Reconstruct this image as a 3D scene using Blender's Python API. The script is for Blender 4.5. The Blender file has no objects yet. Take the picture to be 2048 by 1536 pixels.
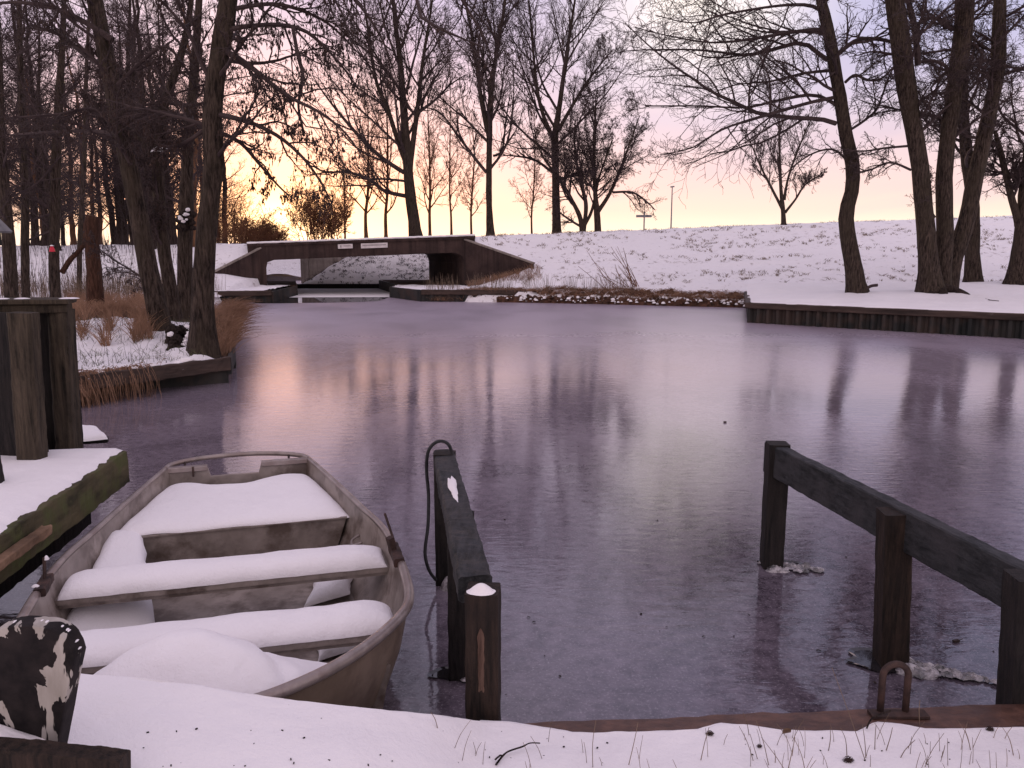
import bpy, math, random
import numpy as np
from mathutils import Vector, noise as mnoise

random.seed(7)
RNG = np.random.default_rng(11)
S = bpy.context.scene
COL = S.collection

# ------------------------------------------------------------------ camera
CAM_H = 2.0
F_PX = 1607.0                       # focal length in pixels of the 2048 px wide photograph
HORIZON = 500.0
PITCH = math.atan((768 - HORIZON) / F_PX)
cam_d = bpy.data.cameras.new("camera")
cam = bpy.data.objects.new("camera", cam_d)
COL.objects.link(cam)
cam.location = (0, 0, CAM_H)
cam.rotation_euler = (math.radians(90) - PITCH, 0, 0)
cam_d.sensor_fit = 'HORIZONTAL'
cam_d.sensor_width = 36.0
cam_d.lens = 36.0 * F_PX / 2048.0
cam_d.clip_start = 0.05
cam_d.clip_end = 3000
S.camera = cam

# ------------------------------------------------------------------ exposure
S.view_settings.view_transform = 'Standard'
S.view_settings.look = 'None'
S.view_settings.exposure = 0.34
S.view_settings.gamma = 1.0

# ------------------------------------------------------------------ world (sunset sky)
SUN_AZ = math.radians(-16.1)
SUN_EL = math.radians(1.8)
sun_dir = Vector((math.sin(SUN_AZ) * math.cos(SUN_EL), math.cos(SUN_AZ) * math.cos(SUN_EL), math.sin(SUN_EL)))
W = bpy.data.worlds.new("World")
S.world = W
W.use_nodes = True
wt = W.node_tree
wt.nodes.clear()


class NT:
    """tiny helper to write node trees"""
    def __init__(self, tree):
        self.t = tree

    def n(self, typ, **kw):
        nd = self.t.nodes.new(typ)
        for k, v in kw.items():
            setattr(nd, k, v)
        return nd

    def link(self, a, b):
        self.t.links.new(a, b)

    def setin(self, sock, v):
        if hasattr(v, 'is_linked') or isinstance(v, bpy.types.NodeSocket):
            self.t.links.new(v, sock)
        else:
            sock.default_value = v

    def math(self, op, a, b=None, c=None, clamp=False):
        nd = self.n('ShaderNodeMath', operation=op)
        nd.use_clamp = clamp
        self.setin(nd.inputs[0], a)
        if b is not None:
            self.setin(nd.inputs[1], b)
        if c is not None:
            self.setin(nd.inputs[2], c)
        return nd.outputs[0]

    def vmath(self, op, a, b=None):
        nd = self.n('ShaderNodeVectorMath', operation=op)
        self.setin(nd.inputs[0], a)
        if b is not None:
            self.setin(nd.inputs[1], b)
        return nd.outputs['Value'] if op in ('DOT_PRODUCT', 'LENGTH', 'DISTANCE') else nd.outputs[0]

    def ramp(self, fac, stops, interp='LINEAR'):
        nd = self.n('ShaderNodeValToRGB')
        cr = nd.color_ramp
        cr.interpolation = interp
        while len(cr.elements) < len(stops):
            cr.elements.new(0.5)
        for e, (p, c) in zip(cr.elements, stops):
            e.position = p
            e.color = (*c, 1) if len(c) == 3 else c
        self.setin(nd.inputs[0], fac)
        return nd.outputs[0]

    def mix(self, fac, a, b, blend='MIX'):
        nd = self.n('ShaderNodeMix', data_type='RGBA', blend_type=blend)
        self.setin(nd.inputs[0], fac)
        self.setin(nd.inputs[6], a if not (isinstance(a, tuple) and len(a) == 3) else (*a, 1))
        self.setin(nd.inputs[7], b if not (isinstance(b, tuple) and len(b) == 3) else (*b, 1))
        return nd.outputs[2]

    def noise(self, vec, scale, detail=4, rough=0.55, dist=0.0, dim='3D'):
        nd = self.n('ShaderNodeTexNoise', noise_dimensions=dim)
        if vec is not None:
            self.link(vec, nd.inputs['Vector'])
        nd.inputs['Scale'].default_value = scale
        nd.inputs['Detail'].default_value = detail
        nd.inputs['Roughness'].default_value = rough
        nd.inputs['Distortion'].default_value = dist
        return nd.outputs[0]

    def mapping(self, vec, scale=(1, 1, 1), loc=(0, 0, 0), rot=(0, 0, 0)):
        nd = self.n('ShaderNodeMapping')
        self.link(vec, nd.inputs['Vector'])
        nd.inputs['Scale'].default_value = scale
        nd.inputs['Location'].default_value = loc
        nd.inputs['Rotation'].default_value = rot
        return nd.outputs[0]


w = NT(wt)
tc = w.n('ShaderNodeTexCoord')
dirv = w.vmath('NORMALIZE', tc.outputs['Generated'])
sep = w.n('ShaderNodeSeparateXYZ')
w.link(dirv, sep.inputs[0])
el = sep.outputs[2]
# basic colour by elevation (sine of the elevation angle)
elc = w.math('MAXIMUM', el, 0.0)
base_sky = w.ramp(elc, [(0.0, (1.10, 0.98, 0.80)), (0.028, (0.98, 0.85, 0.68)), (0.045, (0.90, 0.71, 0.62)),
                        (0.070, (0.86, 0.61, 0.61)), (0.105, (0.70, 0.54, 0.62)), (0.15, (0.56, 0.48, 0.64)), (0.22, (0.44, 0.42, 0.64)),
                        (0.32, (0.38, 0.39, 0.62)), (0.6, (0.44, 0.41, 0.58)), (1.0, (0.54, 0.47, 0.58))])
# the sky behind the viewer has no yellow band
back_sky = w.ramp(elc, [(0.0, (1.10, 0.88, 0.84)), (0.2, (1.18, 0.96, 0.92)), (0.5, (0.98, 0.80, 0.80)), (1.0, (0.60, 0.51, 0.60))])
frontness = w.math('MULTIPLY_ADD', sep.outputs[1], 0.9, 0.35, clamp=True)
sky = w.mix(frontness, back_sky, base_sky)
# clouds: noise over a flat layer far above
zs = w.math('ADD', elc, 0.10)
cx = w.math('DIVIDE', sep.outputs[0], zs)
cy = w.math('DIVIDE', sep.outputs[1], zs)
comb = w.n('ShaderNodeCombineXYZ')
w.link(cx, comb.inputs[0]); w.link(cy, comb.inputs[1])
cvec = w.mapping(comb.outputs[0], (0.55, 0.30, 1), (3.1, 1.7, 0), (0, 0, 0.25))
cn = w.noise(cvec, 1.5, 6, 0.55, 0.4)
cmask = w.ramp(cn, [(0.42, (0, 0, 0)), (0.62, (1, 1, 1))])
cfade = w.math('MULTIPLY', cmask, w.math('MULTIPLY', elc, 6.0, clamp=True))
cloud_col = w.ramp(elc, [(0.0, (1.0, 0.78, 0.60)), (0.10, (0.74, 0.56, 0.62)), (0.18, (0.60, 0.51, 0.64)), (0.30, (0.56, 0.52, 0.68)), (1.0, (0.60, 0.52, 0.64))])
sky = w.mix(w.math('MULTIPLY', cfade, 0.9), sky, cloud_col)
cn2 = w.noise(w.mapping(comb.outputs[0], (0.8, 0.35, 1), (8.3, 4.1, 0)), 1.1, 5, 0.55, 0.3)
dk = w.ramp(cn2, [(0.50, (0, 0, 0)), (0.70, (1, 1, 1))])
sky = w.mix(w.math('MULTIPLY', w.math('MULTIPLY', dk, w.math('MULTIPLY', elc, 5.0, clamp=True)), 0.60), sky, (0.42, 0.38, 0.60))
# bright cream cloud high on the right
bd = Vector((0.22, 1.0, 0.315)).normalized()
def glow(direction, power):
    d = w.vmath('DOT_PRODUCT', dirv, tuple(direction))
    return w.math('POWER', w.math('MAXIMUM', d, 0.0), power)
bc = w.math('MULTIPLY', glow(bd, 220), w.ramp(w.noise(cvec, 3.2, 5, 0.6), [(0.3, (0.2, 0.2, 0.2)), (0.6, (1, 1, 1))]), clamp=True)
sky = w.mix(bc, sky, (1.15, 1.02, 0.92))
# glow round the set sun
def addc(c, f, col):
    return w.mix(1.0, c, w.mix(f, (0, 0, 0), col), 'ADD')
flat_dir = w.vmath('NORMALIZE', w.vmath('MULTIPLY', dirv, (1, 1, 2.2)))
fs = Vector((sun_dir.x, sun_dir.y, sun_dir.z * 2.2)).normalized()
def fglow(power):
    d = w.vmath('DOT_PRODUCT', flat_dir, tuple(fs))
    return w.math('POWER', w.math('MAXIMUM', d, 0.0), power)
sky = addc(sky, fglow(900), (0.7, 0.5, 0.25))
sky = addc(sky, fglow(170), (0.85, 0.50, 0.13))
sky = addc(sky, fglow(40), (0.26, 0.10, 0.0))
nish = w.n('ShaderNodeTexSky', sky_type='NISHITA')
nish.sun_disc = False
nish.sun_elevation = SUN_EL
nish.sun_rotation = SUN_AZ
nish.air_density = 1.3
nish.dust_density = 2.5
sky = w.mix(0.06, sky, nish.outputs[0])
bg = w.n('ShaderNodeBackground')
w.link(sky, bg.inputs['Color'])
bg.inputs['Strength'].default_value = 1.0
out = w.n('ShaderNodeOutputWorld')
w.link(bg.outputs[0], out.inputs['Surface'])

sl = bpy.data.lights.new("sun", 'SUN')
sl.energy = 1.0
sl.angle = math.radians(3)
sl.color = (1.0, 0.62, 0.34)
so = bpy.data.objects.new("sun", sl)
COL.objects.link(so)
so.rotation_euler = sun_dir.to_track_quat('Z', 'Y').to_euler()
so.location = (-10, 30, 12)

# ------------------------------------------------------------------ pixel helpers
CP, SP = math.cos(PITCH), math.sin(PITCH)


def ray(u, v):
    yn = (768 - v) / F_PX
    return Vector(((u - 1024) / F_PX, CP + yn * SP, -SP + yn * CP))


def at(u, v, Y):
    d = ray(u, v)
    t = Y / d.y
    return Vector((d.x * t, Y, CAM_H + d.z * t))


def on(u, v, z):
    d = ray(u, v)
    t = (z - CAM_H) / d.z
    return Vector((d.x * t, d.y * t, z))


def fbm(x, y, z=0.0, o=4):
    return mnoise.fractal(Vector((x, y, z)), 1.0, 2.0, o)


def sm(a, b, x):
    t = max(0.0, min(1.0, (x - a) / (b - a)))
    return t * t * (3 - 2 * t)


def interp(x, pts):
    if x <= pts[0][0]:
        return pts[0][1]
    for (x0, y0), (x1, y1) in zip(pts, pts[1:]):
        if x <= x1:
            return y0 + (y1 - y0) * (x - x0) / (x1 - x0)
    return pts[-1][1]


# ------------------------------------------------------------------ materials
MATS = {}


def new_mat(name):
    m = bpy.data.materials.new(name)
    m.use_nodes = True
    t = NT(m.node_tree)
    b = m.node_tree.nodes['Principled BSDF']
    MATS[name] = m
    return m, t, b


def obj_co(t):
    return t.n('ShaderNodeTexCoord').outputs['Object']


def bump(t, b, h, strength, dist=0.01):
    nd = t.n('ShaderNodeBump')
    nd.inputs['Strength'].default_value = strength
    nd.inputs['Distance'].default_value = dist
    t.setin(nd.inputs['Height'], h)
    t.link(nd.outputs[0], b.inputs['Normal'])
    return nd


def noisy(name, c1, c2, scale=8, stretch=(1, 1, 1), rough=0.8, bs=0.5, bd=0.01, c3=None, detail=6, s3=2.0, spec=0.3, lo=0.35, hi=0.65):
    m, t, b = new_mat(name)
    co = obj_co(t)
    v = t.mapping(co, stretch)
    n = t.noise(v, scale, detail, 0.6)
    col = t.ramp(n, [(lo, c1), (hi, c2)])
    if c3:
        n3 = t.noise(co, s3, 5, 0.65)
        col = t.mix(t.ramp(n3, [(0.48, (0, 0, 0)), (0.62, (1, 1, 1))]), col, c3)
    t.link(col, b.inputs['Base Color'])
    b.inputs['Roughness'].default_value = rough
    b.inputs['Specular IOR Level'].default_value = spec
    if bs:
        n2 = t.noise(v, scale * 3.1, 5, 0.65)
        bump(t, b, t.math('ADD', n, t.math('MULTIPLY', n2, 0.5)), bs, bd)
    return m


# snow
def make_snow(name, base=(0.88, 0.84, 0.86), fine=70.0, bstr=0.6, specks=False):
    m, t, b = new_mat(name)
    co = obj_co(t)
    n = t.noise(co, 1.4, 5, 0.6)
    col = t.ramp(n, [(0.3, tuple(c * 0.95 for c in base)), (0.7, base)])
    if specks:
        vn = t.n('ShaderNodeTexVoronoi')
        t.link(co, vn.inputs['Vector'])
        vn.inputs['Scale'].default_value = 9.0
        n5 = t.noise(co, 3.0, 2)
        sp = t.math('LESS_THAN', vn.outputs['Distance'], t.math('MULTIPLY', n5, 0.026))
        col = t.mix(sp, col, (0.12, 0.08, 0.06))
    t.link(col, b.inputs['Base Color'])
    b.inputs['Roughness'].default_value = 0.75
    b.inputs['Specular IOR Level'].default_value = 0.2
    n2 = t.noise(co, fine, 4, 0.7)
    n3 = t.noise(co, fine * 0.12, 5, 0.6)
    bump(t, b, t.math('ADD', t.math('MULTIPLY', n2, 0.25), n3), bstr, 0.02)
    return m


make_snow('snow', specks=False)
make_snow('snow_bank', specks=True)
# far slope snow: grass and soil show through thin snow in places
m, t, b = new_mat('slope_snow')
co = obj_co(t)
n = t.noise(t.mapping(co, (1, 0.7, 1)), 3.0, 8, 0.72)
nb = t.noise(t.mapping(co, (0.25, 1, 1)), 0.35, 4, 0.6)
sepc = t.n('ShaderNodeSeparateXYZ')
t.link(co, sepc.inputs[0])
thr = t.math('MULTIPLY_ADD', nb, 0.30, 0.0)
msk = t.ramp(t.math('ADD', n, thr), [(0.735, (0, 0, 0)), (0.81, (1, 1, 1))])
gc = t.ramp(t.noise(co, 7, 3), [(0.4, (0.10, 0.065, 0.045)), (0.6, (0.26, 0.17, 0.14))])
col = t.mix(t.math('MULTIPLY', msk, 0.6), (0.91, 0.87, 0.90), gc)
t.link(col, b.inputs['Base Color'])
b.inputs['Roughness'].default_value = 0.85
bump(t, b, t.noise(co, 4.0, 7, 0.7), 0.8, 0.12)

def bark_mat(name, c1, c2, moss):
    m, t, b = new_mat(name)
    co = obj_co(t)
    v = t.mapping(co, (1, 1, 0.16))
    ridge = t.noise(v, 26, 6, 0.72, 0.3)
    big = t.noise(t.mapping(co, (1, 1, 0.4)), 3.0, 5, 0.6)
    col = t.ramp(ridge, [(0.40, c1), (0.62, c2)])
    col = t.mix(t.math('MULTIPLY', t.ramp(big, [(0.45, (0, 0, 0)), (0.62, (1, 1, 1))]), 0.55), col, moss)
    t.link(col, b.inputs['Base Color'])
    b.inputs['Roughness'].default_value = 0.95
    b.inputs['Specular IOR Level'].default_value = 0.15
    bump(t, b, ridge, 1.0, 0.05)


bark_mat('bark', (0.014, 0.010, 0.009), (0.088, 0.064, 0.052), (0.052, 0.040, 0.029))
bark_mat('bark_dark', (0.012, 0.009, 0.008), (0.065, 0.046, 0.040), (0.030, 0.022, 0.018))
bark_mat('bark_snag', (0.030, 0.014, 0.010), (0.095, 0.046, 0.030), (0.045, 0.025, 0.018))
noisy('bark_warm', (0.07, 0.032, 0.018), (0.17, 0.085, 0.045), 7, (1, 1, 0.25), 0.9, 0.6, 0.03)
noisy('twig', (0.030, 0.019, 0.021), (0.062, 0.042, 0.041), 3, (1, 1, 1), 0.85, 0.0)
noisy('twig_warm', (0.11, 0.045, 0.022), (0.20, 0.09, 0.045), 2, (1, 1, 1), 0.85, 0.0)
noisy('catkin', (0.02, 0.012, 0.012), (0.05, 0.028, 0.022), 8, (1, 1, 1), 0.85, 0.0)
def timber(name, c1, c2, moss, rough=0.8, axis=(1, 1, 0.10), sc=38, bd=0.008):
    m, t, b = new_mat(name)
    co = obj_co(t)
    g = t.noise(t.mapping(co, axis), sc, 6, 0.7, 0.25)
    f = t.noise(co, 70, 4, 0.7)
    big = t.noise(co, 4.5, 5, 0.65)
    col = t.ramp(g, [(0.36, c1), (0.66, c2)])
    col = t.mix(t.math('MULTIPLY', t.ramp(big, [(0.46, (0, 0, 0)), (0.64, (1, 1, 1))]), 0.65), col, moss)
    t.link(col, b.inputs['Base Color'])
    b.inputs['Roughness'].default_value = rough
    b.inputs['Specular IOR Level'].default_value = 0.25
    bump(t, b, t.math('ADD', g, t.math('MULTIPLY', f, 0.4)), 0.9, bd)


timber('tarred_wood', (0.006, 0.0055, 0.006), (0.030, 0.024, 0.023), (0.018, 0.014, 0.013))
timber('rail_wood', (0.008, 0.009, 0.010), (0.044, 0.044, 0.048), (0.060, 0.050, 0.052), 0.7, (0.25, 1, 1), 30, 0.005)
timber('rail_wood_long', (0.008, 0.009, 0.010), (0.044, 0.044, 0.048), (0.050, 0.046, 0.050), 0.7, (1, 0.2, 1), 34, 0.005)
timber('post_wood', (0.008, 0.006, 0.005), (0.046, 0.029, 0.022), (0.016, 0.011, 0.010))
timber('peeled_wood', (0.05, 0.026, 0.019), (0.17, 0.105, 0.078), (0.09, 0.05, 0.038))
timber('old_wood', (0.010, 0.008, 0.006), (0.085, 0.064, 0.046), (0.050, 0.038, 0.028), 0.9, (1, 1, 0.08), 30, 0.010)
noisy('mossy_wood', (0.030, 0.026, 0.012), (0.105, 0.085, 0.045), 8, (0.35, 0.35, 1.4), 0.85, 0.9, 0.008, c3=(0.075, 0.080, 0.028), s3=5)
noisy('wet_plank', (0.055, 0.024, 0.017), (0.13, 0.062, 0.042), 26, (0.5, 1, 1), 0.55, 0.8, 0.005, c3=(0.07, 0.035, 0.028), s3=6, spec=0.5)
noisy('brown_wood', (0.10, 0.058, 0.034), (0.24, 0.145, 0.09), 7, (0.25, 1, 1), 0.75, 0.7, 0.006)
noisy('rust', (0.025, 0.016, 0.015), (0.075, 0.042, 0.034), 20, (1, 1, 1), 0.75, 0.8, 0.004)
noisy('quay_timber', (0.028, 0.019, 0.016), (0.085, 0.056, 0.046), 5, (0.2, 0.2, 1.5), 0.8, 0.8, 0.02)
noisy('quay_sheet', (0.010, 0.012, 0.012), (0.042, 0.037, 0.034), 3, (1, 1, 0.3), 0.7, 0.6, 0.02, c3=(0.050, 0.034, 0.028), s3=1.5)
noisy('soil', (0.035, 0.018, 0.012), (0.13, 0.062, 0.040), 6, (1, 1, 1), 0.9, 1.0, 0.05)
noisy('grass_brown', (0.15, 0.080, 0.048), (0.34, 0.20, 0.13), 3, (1, 1, 1), 0.85, 0.0)
noisy('grass_dull', (0.10, 0.07, 0.05), (0.24, 0.17, 0.12), 3, (1, 1, 1), 0.85, 0.0)
noisy('grass_green', (0.05, 0.055, 0.025), (0.13, 0.13, 0.07), 3, (1, 1, 1), 0.85, 0.0)
noisy('rope', (0.010, 0.010, 0.012), (0.03, 0.03, 0.033), 30, (1, 1, 1), 0.6, 0.4, 0.002)
noisy('aluminium', (0.19, 0.155, 0.135), (0.33, 0.275, 0.245), 6, (1, 1, 1), 0.42, 0.15, 0.003, c3=(0.11, 0.08, 0.065), s3=4, spec=0.6)
noisy('aluminium_tube', (0.22, 0.18, 0.165), (0.36, 0.30, 0.28), 9, (1, 1, 1), 0.35, 0.15, 0.002, c3=(0.24, 0.185, 0.17), s3=6, spec=0.6)
MATS['aluminium_tube'].node_tree.nodes['Principled BSDF'].inputs['Metallic'].default_value = 0.35
noisy('hull_outer', (0.14, 0.100, 0.070), (0.24, 0.175, 0.130), 5, (1, 1, 0.6), 0.5, 0.2, 0.003, c3=(0.12, 0.08, 0.055), s3=3, spec=0.5)
noisy('galvanised', (0.16, 0.16, 0.17), (0.30, 0.30, 0.32), 4, (1, 1, 1), 0.5, 0.0)
noisy('sign_white', (0.52, 0.47, 0.47), (0.72, 0.66, 0.66), 4, (1, 1, 1), 0.6, 0.0)
noisy('sign_grey', (0.22, 0.19, 0.20), (0.30, 0.26, 0.27), 12, (1, 1, 1), 0.6, 0.0)
noisy('red_plastic', (0.42, 0.015, 0.03), (0.6, 0.03, 0.06), 4, (1, 1, 1), 0.5, 0.0)
noisy('roof_grey', (0.10, 0.10, 0.11), (0.20, 0.19, 0.20), 9, (1, 1, 1), 0.8, 0.5, 0.004)

# concrete of the underpass: dark and damp with drip streaks
def concrete(name, c1, c2, streak):
    m, t, b = new_mat(name)
    co = obj_co(t)
    n = t.noise(co, 1.2, 7, 0.65)
    col = t.ramp(n, [(0.35, c1), (0.65, c2)])
    s_ = t.noise(t.mapping(co, (2.6, 2.6, 0.12)), 1.6, 5, 0.7)
    col = t.mix(t.math('MULTIPLY', t.ramp(s_, [(0.47, (0, 0, 0)), (0.66, (1, 1, 1))]), 0.7), col, streak)
    t.link(col, b.inputs['Base Color'])
    b.inputs['Roughness'].default_value = 0.9
    b.inputs['Specular IOR Level'].default_value = 0.15
    bump(t, b, t.noise(co, 9, 6, 0.6), 0.5, 0.02)


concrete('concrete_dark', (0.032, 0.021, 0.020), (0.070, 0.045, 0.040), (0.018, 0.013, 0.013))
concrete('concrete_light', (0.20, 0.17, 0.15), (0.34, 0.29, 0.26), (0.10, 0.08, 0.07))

# ice
m, t, b = new_mat('ice')
co = obj_co(t)
sp = t.n('ShaderNodeSeparateXYZ')
t.link(co, sp.inputs[0])
yy = sp.outputs[1]
far = t.math('MULTIPLY', t.math('SUBTRACT', yy, 4.0), 0.07, clamp=True)
patch = t.noise(t.mapping(co, (1, 0.6, 1)), 0.55, 6, 0.6, 0.6)
fine = t.noise(t.mapping(co, (1, 1, 1)), 11, 7, 0.75)
grain = t.noise(co, 65, 3, 0.7)
fr = t.math('ADD', t.math('MULTIPLY', patch, 0.55), t.math('MULTIPLY', fine, 0.45))
fr = t.math('ADD', fr, t.math('MULTIPLY', far, 0.30))
frost = t.ramp(fr, [(0.40, (0, 0, 0)), (0.84, (1, 1, 1))])
col = t.mix(frost, (0.040, 0.031, 0.042), (0.36, 0.295, 0.36))
grain2 = t.noise(co, 30, 5, 0.8)
col = t.mix(t.math('MULTIPLY', t.ramp(grain, [(0.54, (0, 0, 0)), (0.70, (1, 1, 1))]), 0.42), col, (0.44, 0.39, 0.43))
col = t.mix(t.math('MULTIPLY', t.ramp(grain2, [(0.54, (0, 0, 0)), (0.64, (1, 1, 1))]), 0.30), col, (0.045, 0.038, 0.045))
t.link(col, b.inputs['Base Color'])
rr = t.math('ADD', t.math('MULTIPLY_ADD', frost, 0.08, 0.035), t.math('MULTIPLY', t.math('MULTIPLY', t.math('SUBTRACT', yy, 11.0), 0.08, clamp=True), 0.26))
t.link(rr, b.inputs['Roughness'])
b.inputs['IOR'].default_value = 1.45
b.inputs['Specular IOR Level'].default_value = 0.95
wav = t.noise(t.mapping(co, (1.0, 2.6, 1), rot=(0, 0, 0.15)), 4.5, 3, 0.6, 0.5)
big = t.noise(t.mapping(co, (0.5, 1.2, 1)), 1.0, 3, 0.5)
hh = t.math('ADD', t.math('MULTIPLY', wav, t.math('MULTIPLY', patch, 1.0)), t.math('MULTIPLY', grain, 0.02))
rip = t.math('MULTIPLY', t.ramp(t.math('MULTIPLY_ADD', sp.outputs[0], 0.12, 0.35), [(0.45, (0, 0, 0)), (0.75, (1, 1, 1))]), t.ramp(t.math('MULTIPLY', yy, 0.1), [(0.40, (0, 0, 0)), (0.58, (1, 1, 1)), (0.8, (1, 1, 1)), (1.0, (0.2, 0.2, 0.2))]))
wav2 = t.noise(t.mapping(co, (1.6, 5.0, 1), rot=(0, 0, -0.1)), 4.0, 5, 0.65, 0.8)
hh = t.math('ADD', hh, t.math('MULTIPLY', t.math('MULTIPLY', wav2, rip), 0.7))
bump(t, b, hh, 0.13, 0.03)

m, t, b = new_mat('open_water')
co = obj_co(t)
b.inputs['Base Color'].default_value = (0.02, 0.018, 0.02, 1)
b.inputs['Roughness'].default_value = 0.03
b.inputs['Specular IOR Level'].default_value = 0.6
bump(t, b, t.noise(t.mapping(co, (1, 0.5, 1)), 2.5, 3), 0.03, 0.02)

noisy('wet_ice_edge', (0.03, 0.028, 0.03), (0.20, 0.18, 0.19), 22, (1, 1, 1), 0.15, 0.8, 0.01, spec=0.7)
noisy('ice_chunk', (0.10, 0.09, 0.10), (0.50, 0.46, 0.48), 34, (1, 1, 1), 0.3, 0.6, 0.01, spec=0.6)

# peeling bitumen over pale wood
m, t, b = new_mat('peeling_tar')
co = obj_co(t)
n = t.noise(t.mapping(co, (1.5, 1.5, 0.8), loc=(0.9, 0.0, 0.42)), 7.5, 4, 0.60, 0.7)
mk = t.ramp(n, [(0.562, (0, 0, 0)), (0.572, (1, 1, 1))])
tar = t.ramp(t.noise(co, 20, 4), [(0.3, (0.008, 0.007, 0.008)), (0.7, (0.028, 0.022, 0.022))])
pale = t.ramp(t.noise(t.mapping(co, (1, 1, .3)), 25, 4), [(0.3, (0.30, 0.27, 0.24)), (0.7, (0.46, 0.42, 0.39))])
t.link(t.mix(mk, tar, pale), b.inputs['Base Color'])
b.inputs['Roughness'].default_value = 0.75
b.inputs['Specular IOR Level'].default_value = 0.12
bump(t, b, t.math('SUBTRACT', t.math('MULTIPLY', t.noise(co, 60, 4), 0.3), mk), 0.5, 0.004)

# ------------------------------------------------------------------ mesh building


class MB:
    def __init__(self):
        self.V = []
        self.Fq = []
        self.F = []       # list of (indices, mat)
        self.nv = 0

    def add(self, verts, faces, mat=0):
        o = self.nv
        self.V.append(np.asarray(verts, dtype=np.float32).reshape(-1, 3))
        self.nv += len(self.V[-1])
        for f in faces:
            self.F.append((tuple(i + o for i in f), mat))
        return o

    def addq(self, verts, quads, mat=0):
        o = self.nv
        self.V.append(np.asarray(verts, dtype=np.float32).reshape(-1, 3))
        self.nv += len(self.V[-1])
        self.Fq.append((np.asarray(quads, dtype=np.int32) + o, mat))

    def build(self, name, mats, parent=None, smooth=False, loc=None, autos=None):
        me = bpy.data.meshes.new(name)
        V = np.concatenate(self.V) if self.V else np.zeros((0, 3), np.float32)
        if parent is not None and loc is None:
            V = V - np.array(parent.location, dtype=np.float32)
        if loc is not None:
            V = V - np.array(loc, dtype=np.float32)
        starts = []
        totals = []
        loops = []
        mids = []
        pos = 0
        for q, mt in self.Fq:
            k, n = q.shape
            loops.append(q.reshape(-1))
            starts.append(pos + np.arange(k) * n)
            totals.append(np.full(k, n))
            mids.append(np.full(k, mt))
            pos += k * n
        if self.F:
            ll = [i for f, _ in self.F for i in f]
            tt = np.array([len(f) for f, _ in self.F])
            loops.append(np.array(ll))
            st = np.concatenate([[0], np.cumsum(tt)[:-1]]) + pos
            starts.append(st)
            totals.append(tt)
            mids.append(np.array([mt for _, mt in self.F]))
        loops = np.concatenate(loops).astype(np.int32)
        starts = np.concatenate(starts).astype(np.int32)
        totals = np.concatenate(totals).astype(np.int32)
        mids = np.concatenate(mids).astype(np.int32)
        me.vertices.add(len(V))
        me.vertices.foreach_set('co', V.astype(np.float32).ravel())
        me.loops.add(len(loops))
        me.loops.foreach_set('vertex_index', loops)
        me.polygons.add(len(starts))
        me.polygons.foreach_set('loop_start', starts)
        me.polygons.foreach_set('loop_total', totals)
        me.polygons.foreach_set('material_index', mids)
        me.polygons.foreach_set('use_smooth', np.full(len(starts), bool(smooth)))
        me.update(calc_edges=True)
        for mm in (mats if isinstance(mats, (list, tuple)) else [mats]):
            me.materials.append(MATS[mm])
        o = bpy.data.objects.new(name, me)
        COL.objects.link(o)
        if parent is not None:
            o.parent = parent
        elif loc is not None:
            o.location = loc
        if autos:
            md = o.modifiers.new('s', 'EDGE_SPLIT')
            md.split_angle = math.radians(autos)
        return o

    # ---- shapes
    def box(self, c, size, rz=0.0, mat=0, bev=0.0):
        c = Vector(c)
        hx, hy, hz = (s / 2 for s in size)
        ca, sa = math.cos(rz), math.sin(rz)
        vs = []
        for z in (-hz, hz):
            for x, y in ((-hx, -hy), (hx, -hy), (hx, hy), (-hx, hy)):
                vs.append((c.x + x * ca - y * sa, c.y + x * sa + y * ca, c.z + z))
        self.add(vs, [(3, 2, 1, 0), (4, 5, 6, 7), (0, 1, 5, 4), (1, 2, 6, 5), (2, 3, 7, 6), (3, 0, 4, 7)], mat)

    def beam(self, p0, p1, wd, ht, seg=24, jit=0.004, chamfer=0.12, mat=0, up=(0, 0, 1), seed=0, taper=1.0, endj=0.0):
        """weathered timber from p0 to p1: chamfered section, uneven edges"""
        p0 = Vector(p0); p1 = Vector(p1)
        d = (p1 - p0).normalized()
        side = d.cross(Vector(up)).normalized()
        upv = side.cross(d).normalized()
        cw, ch = wd / 2, ht / 2
        k = min(wd, ht) * chamfer
        sec = []
        base = [(-cw + k, -ch), (cw - k, -ch), (cw, -ch + k), (cw, ch - k), (cw - k, ch), (-cw + k, ch), (-cw, ch - k), (-cw, -ch + k)]
        for i in range(8):
            a = base[i]; bb = base[(i + 1) % 8]
            sec.append(a)
            if i % 2 == 0:
                sec.append(((a[0] * 2 + bb[0]) / 3, (a[1] * 2 + bb[1]) / 3))
                sec.append(((a[0] + bb[0] * 2) / 3, (a[1] + bb[1] * 2) / 3))
        n = len(sec)
        vs = []
        for i in range(seg + 1):
            f = i / seg
            c = p0.lerp(p1, f)
            tp = 1 + (taper - 1) * f
            for j, (a, bb) in enumerate(sec):
                q = c + side * a * tp + upv * bb * tp
                nn = fbm(q.x * 9 + seed, q.y * 9, q.z * 9) * jit + fbm(q.x * 40, q.y * 40 + seed, q.z * 40, 2) * jit * 0.6
                q += (side * a + upv * bb).normalized() * nn
                if endj and (i == 0 or i == seg):
                    q += d * fbm(q.x * 30, q.y * 30, q.z * 30 + seed) * endj
                vs.append(q)
        fs = []
        for i in range(seg):
            for j in range(n):
                fs.append((i * n + j, i * n + (j + 1) % n, (i + 1) * n + (j + 1) % n, (i + 1) * n + j))
        fs.append(tuple(range(n - 1, -1, -1)))
        fs.append(tuple(seg * n + j for j in range(n)))
        self.add(vs, fs, mat)

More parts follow.
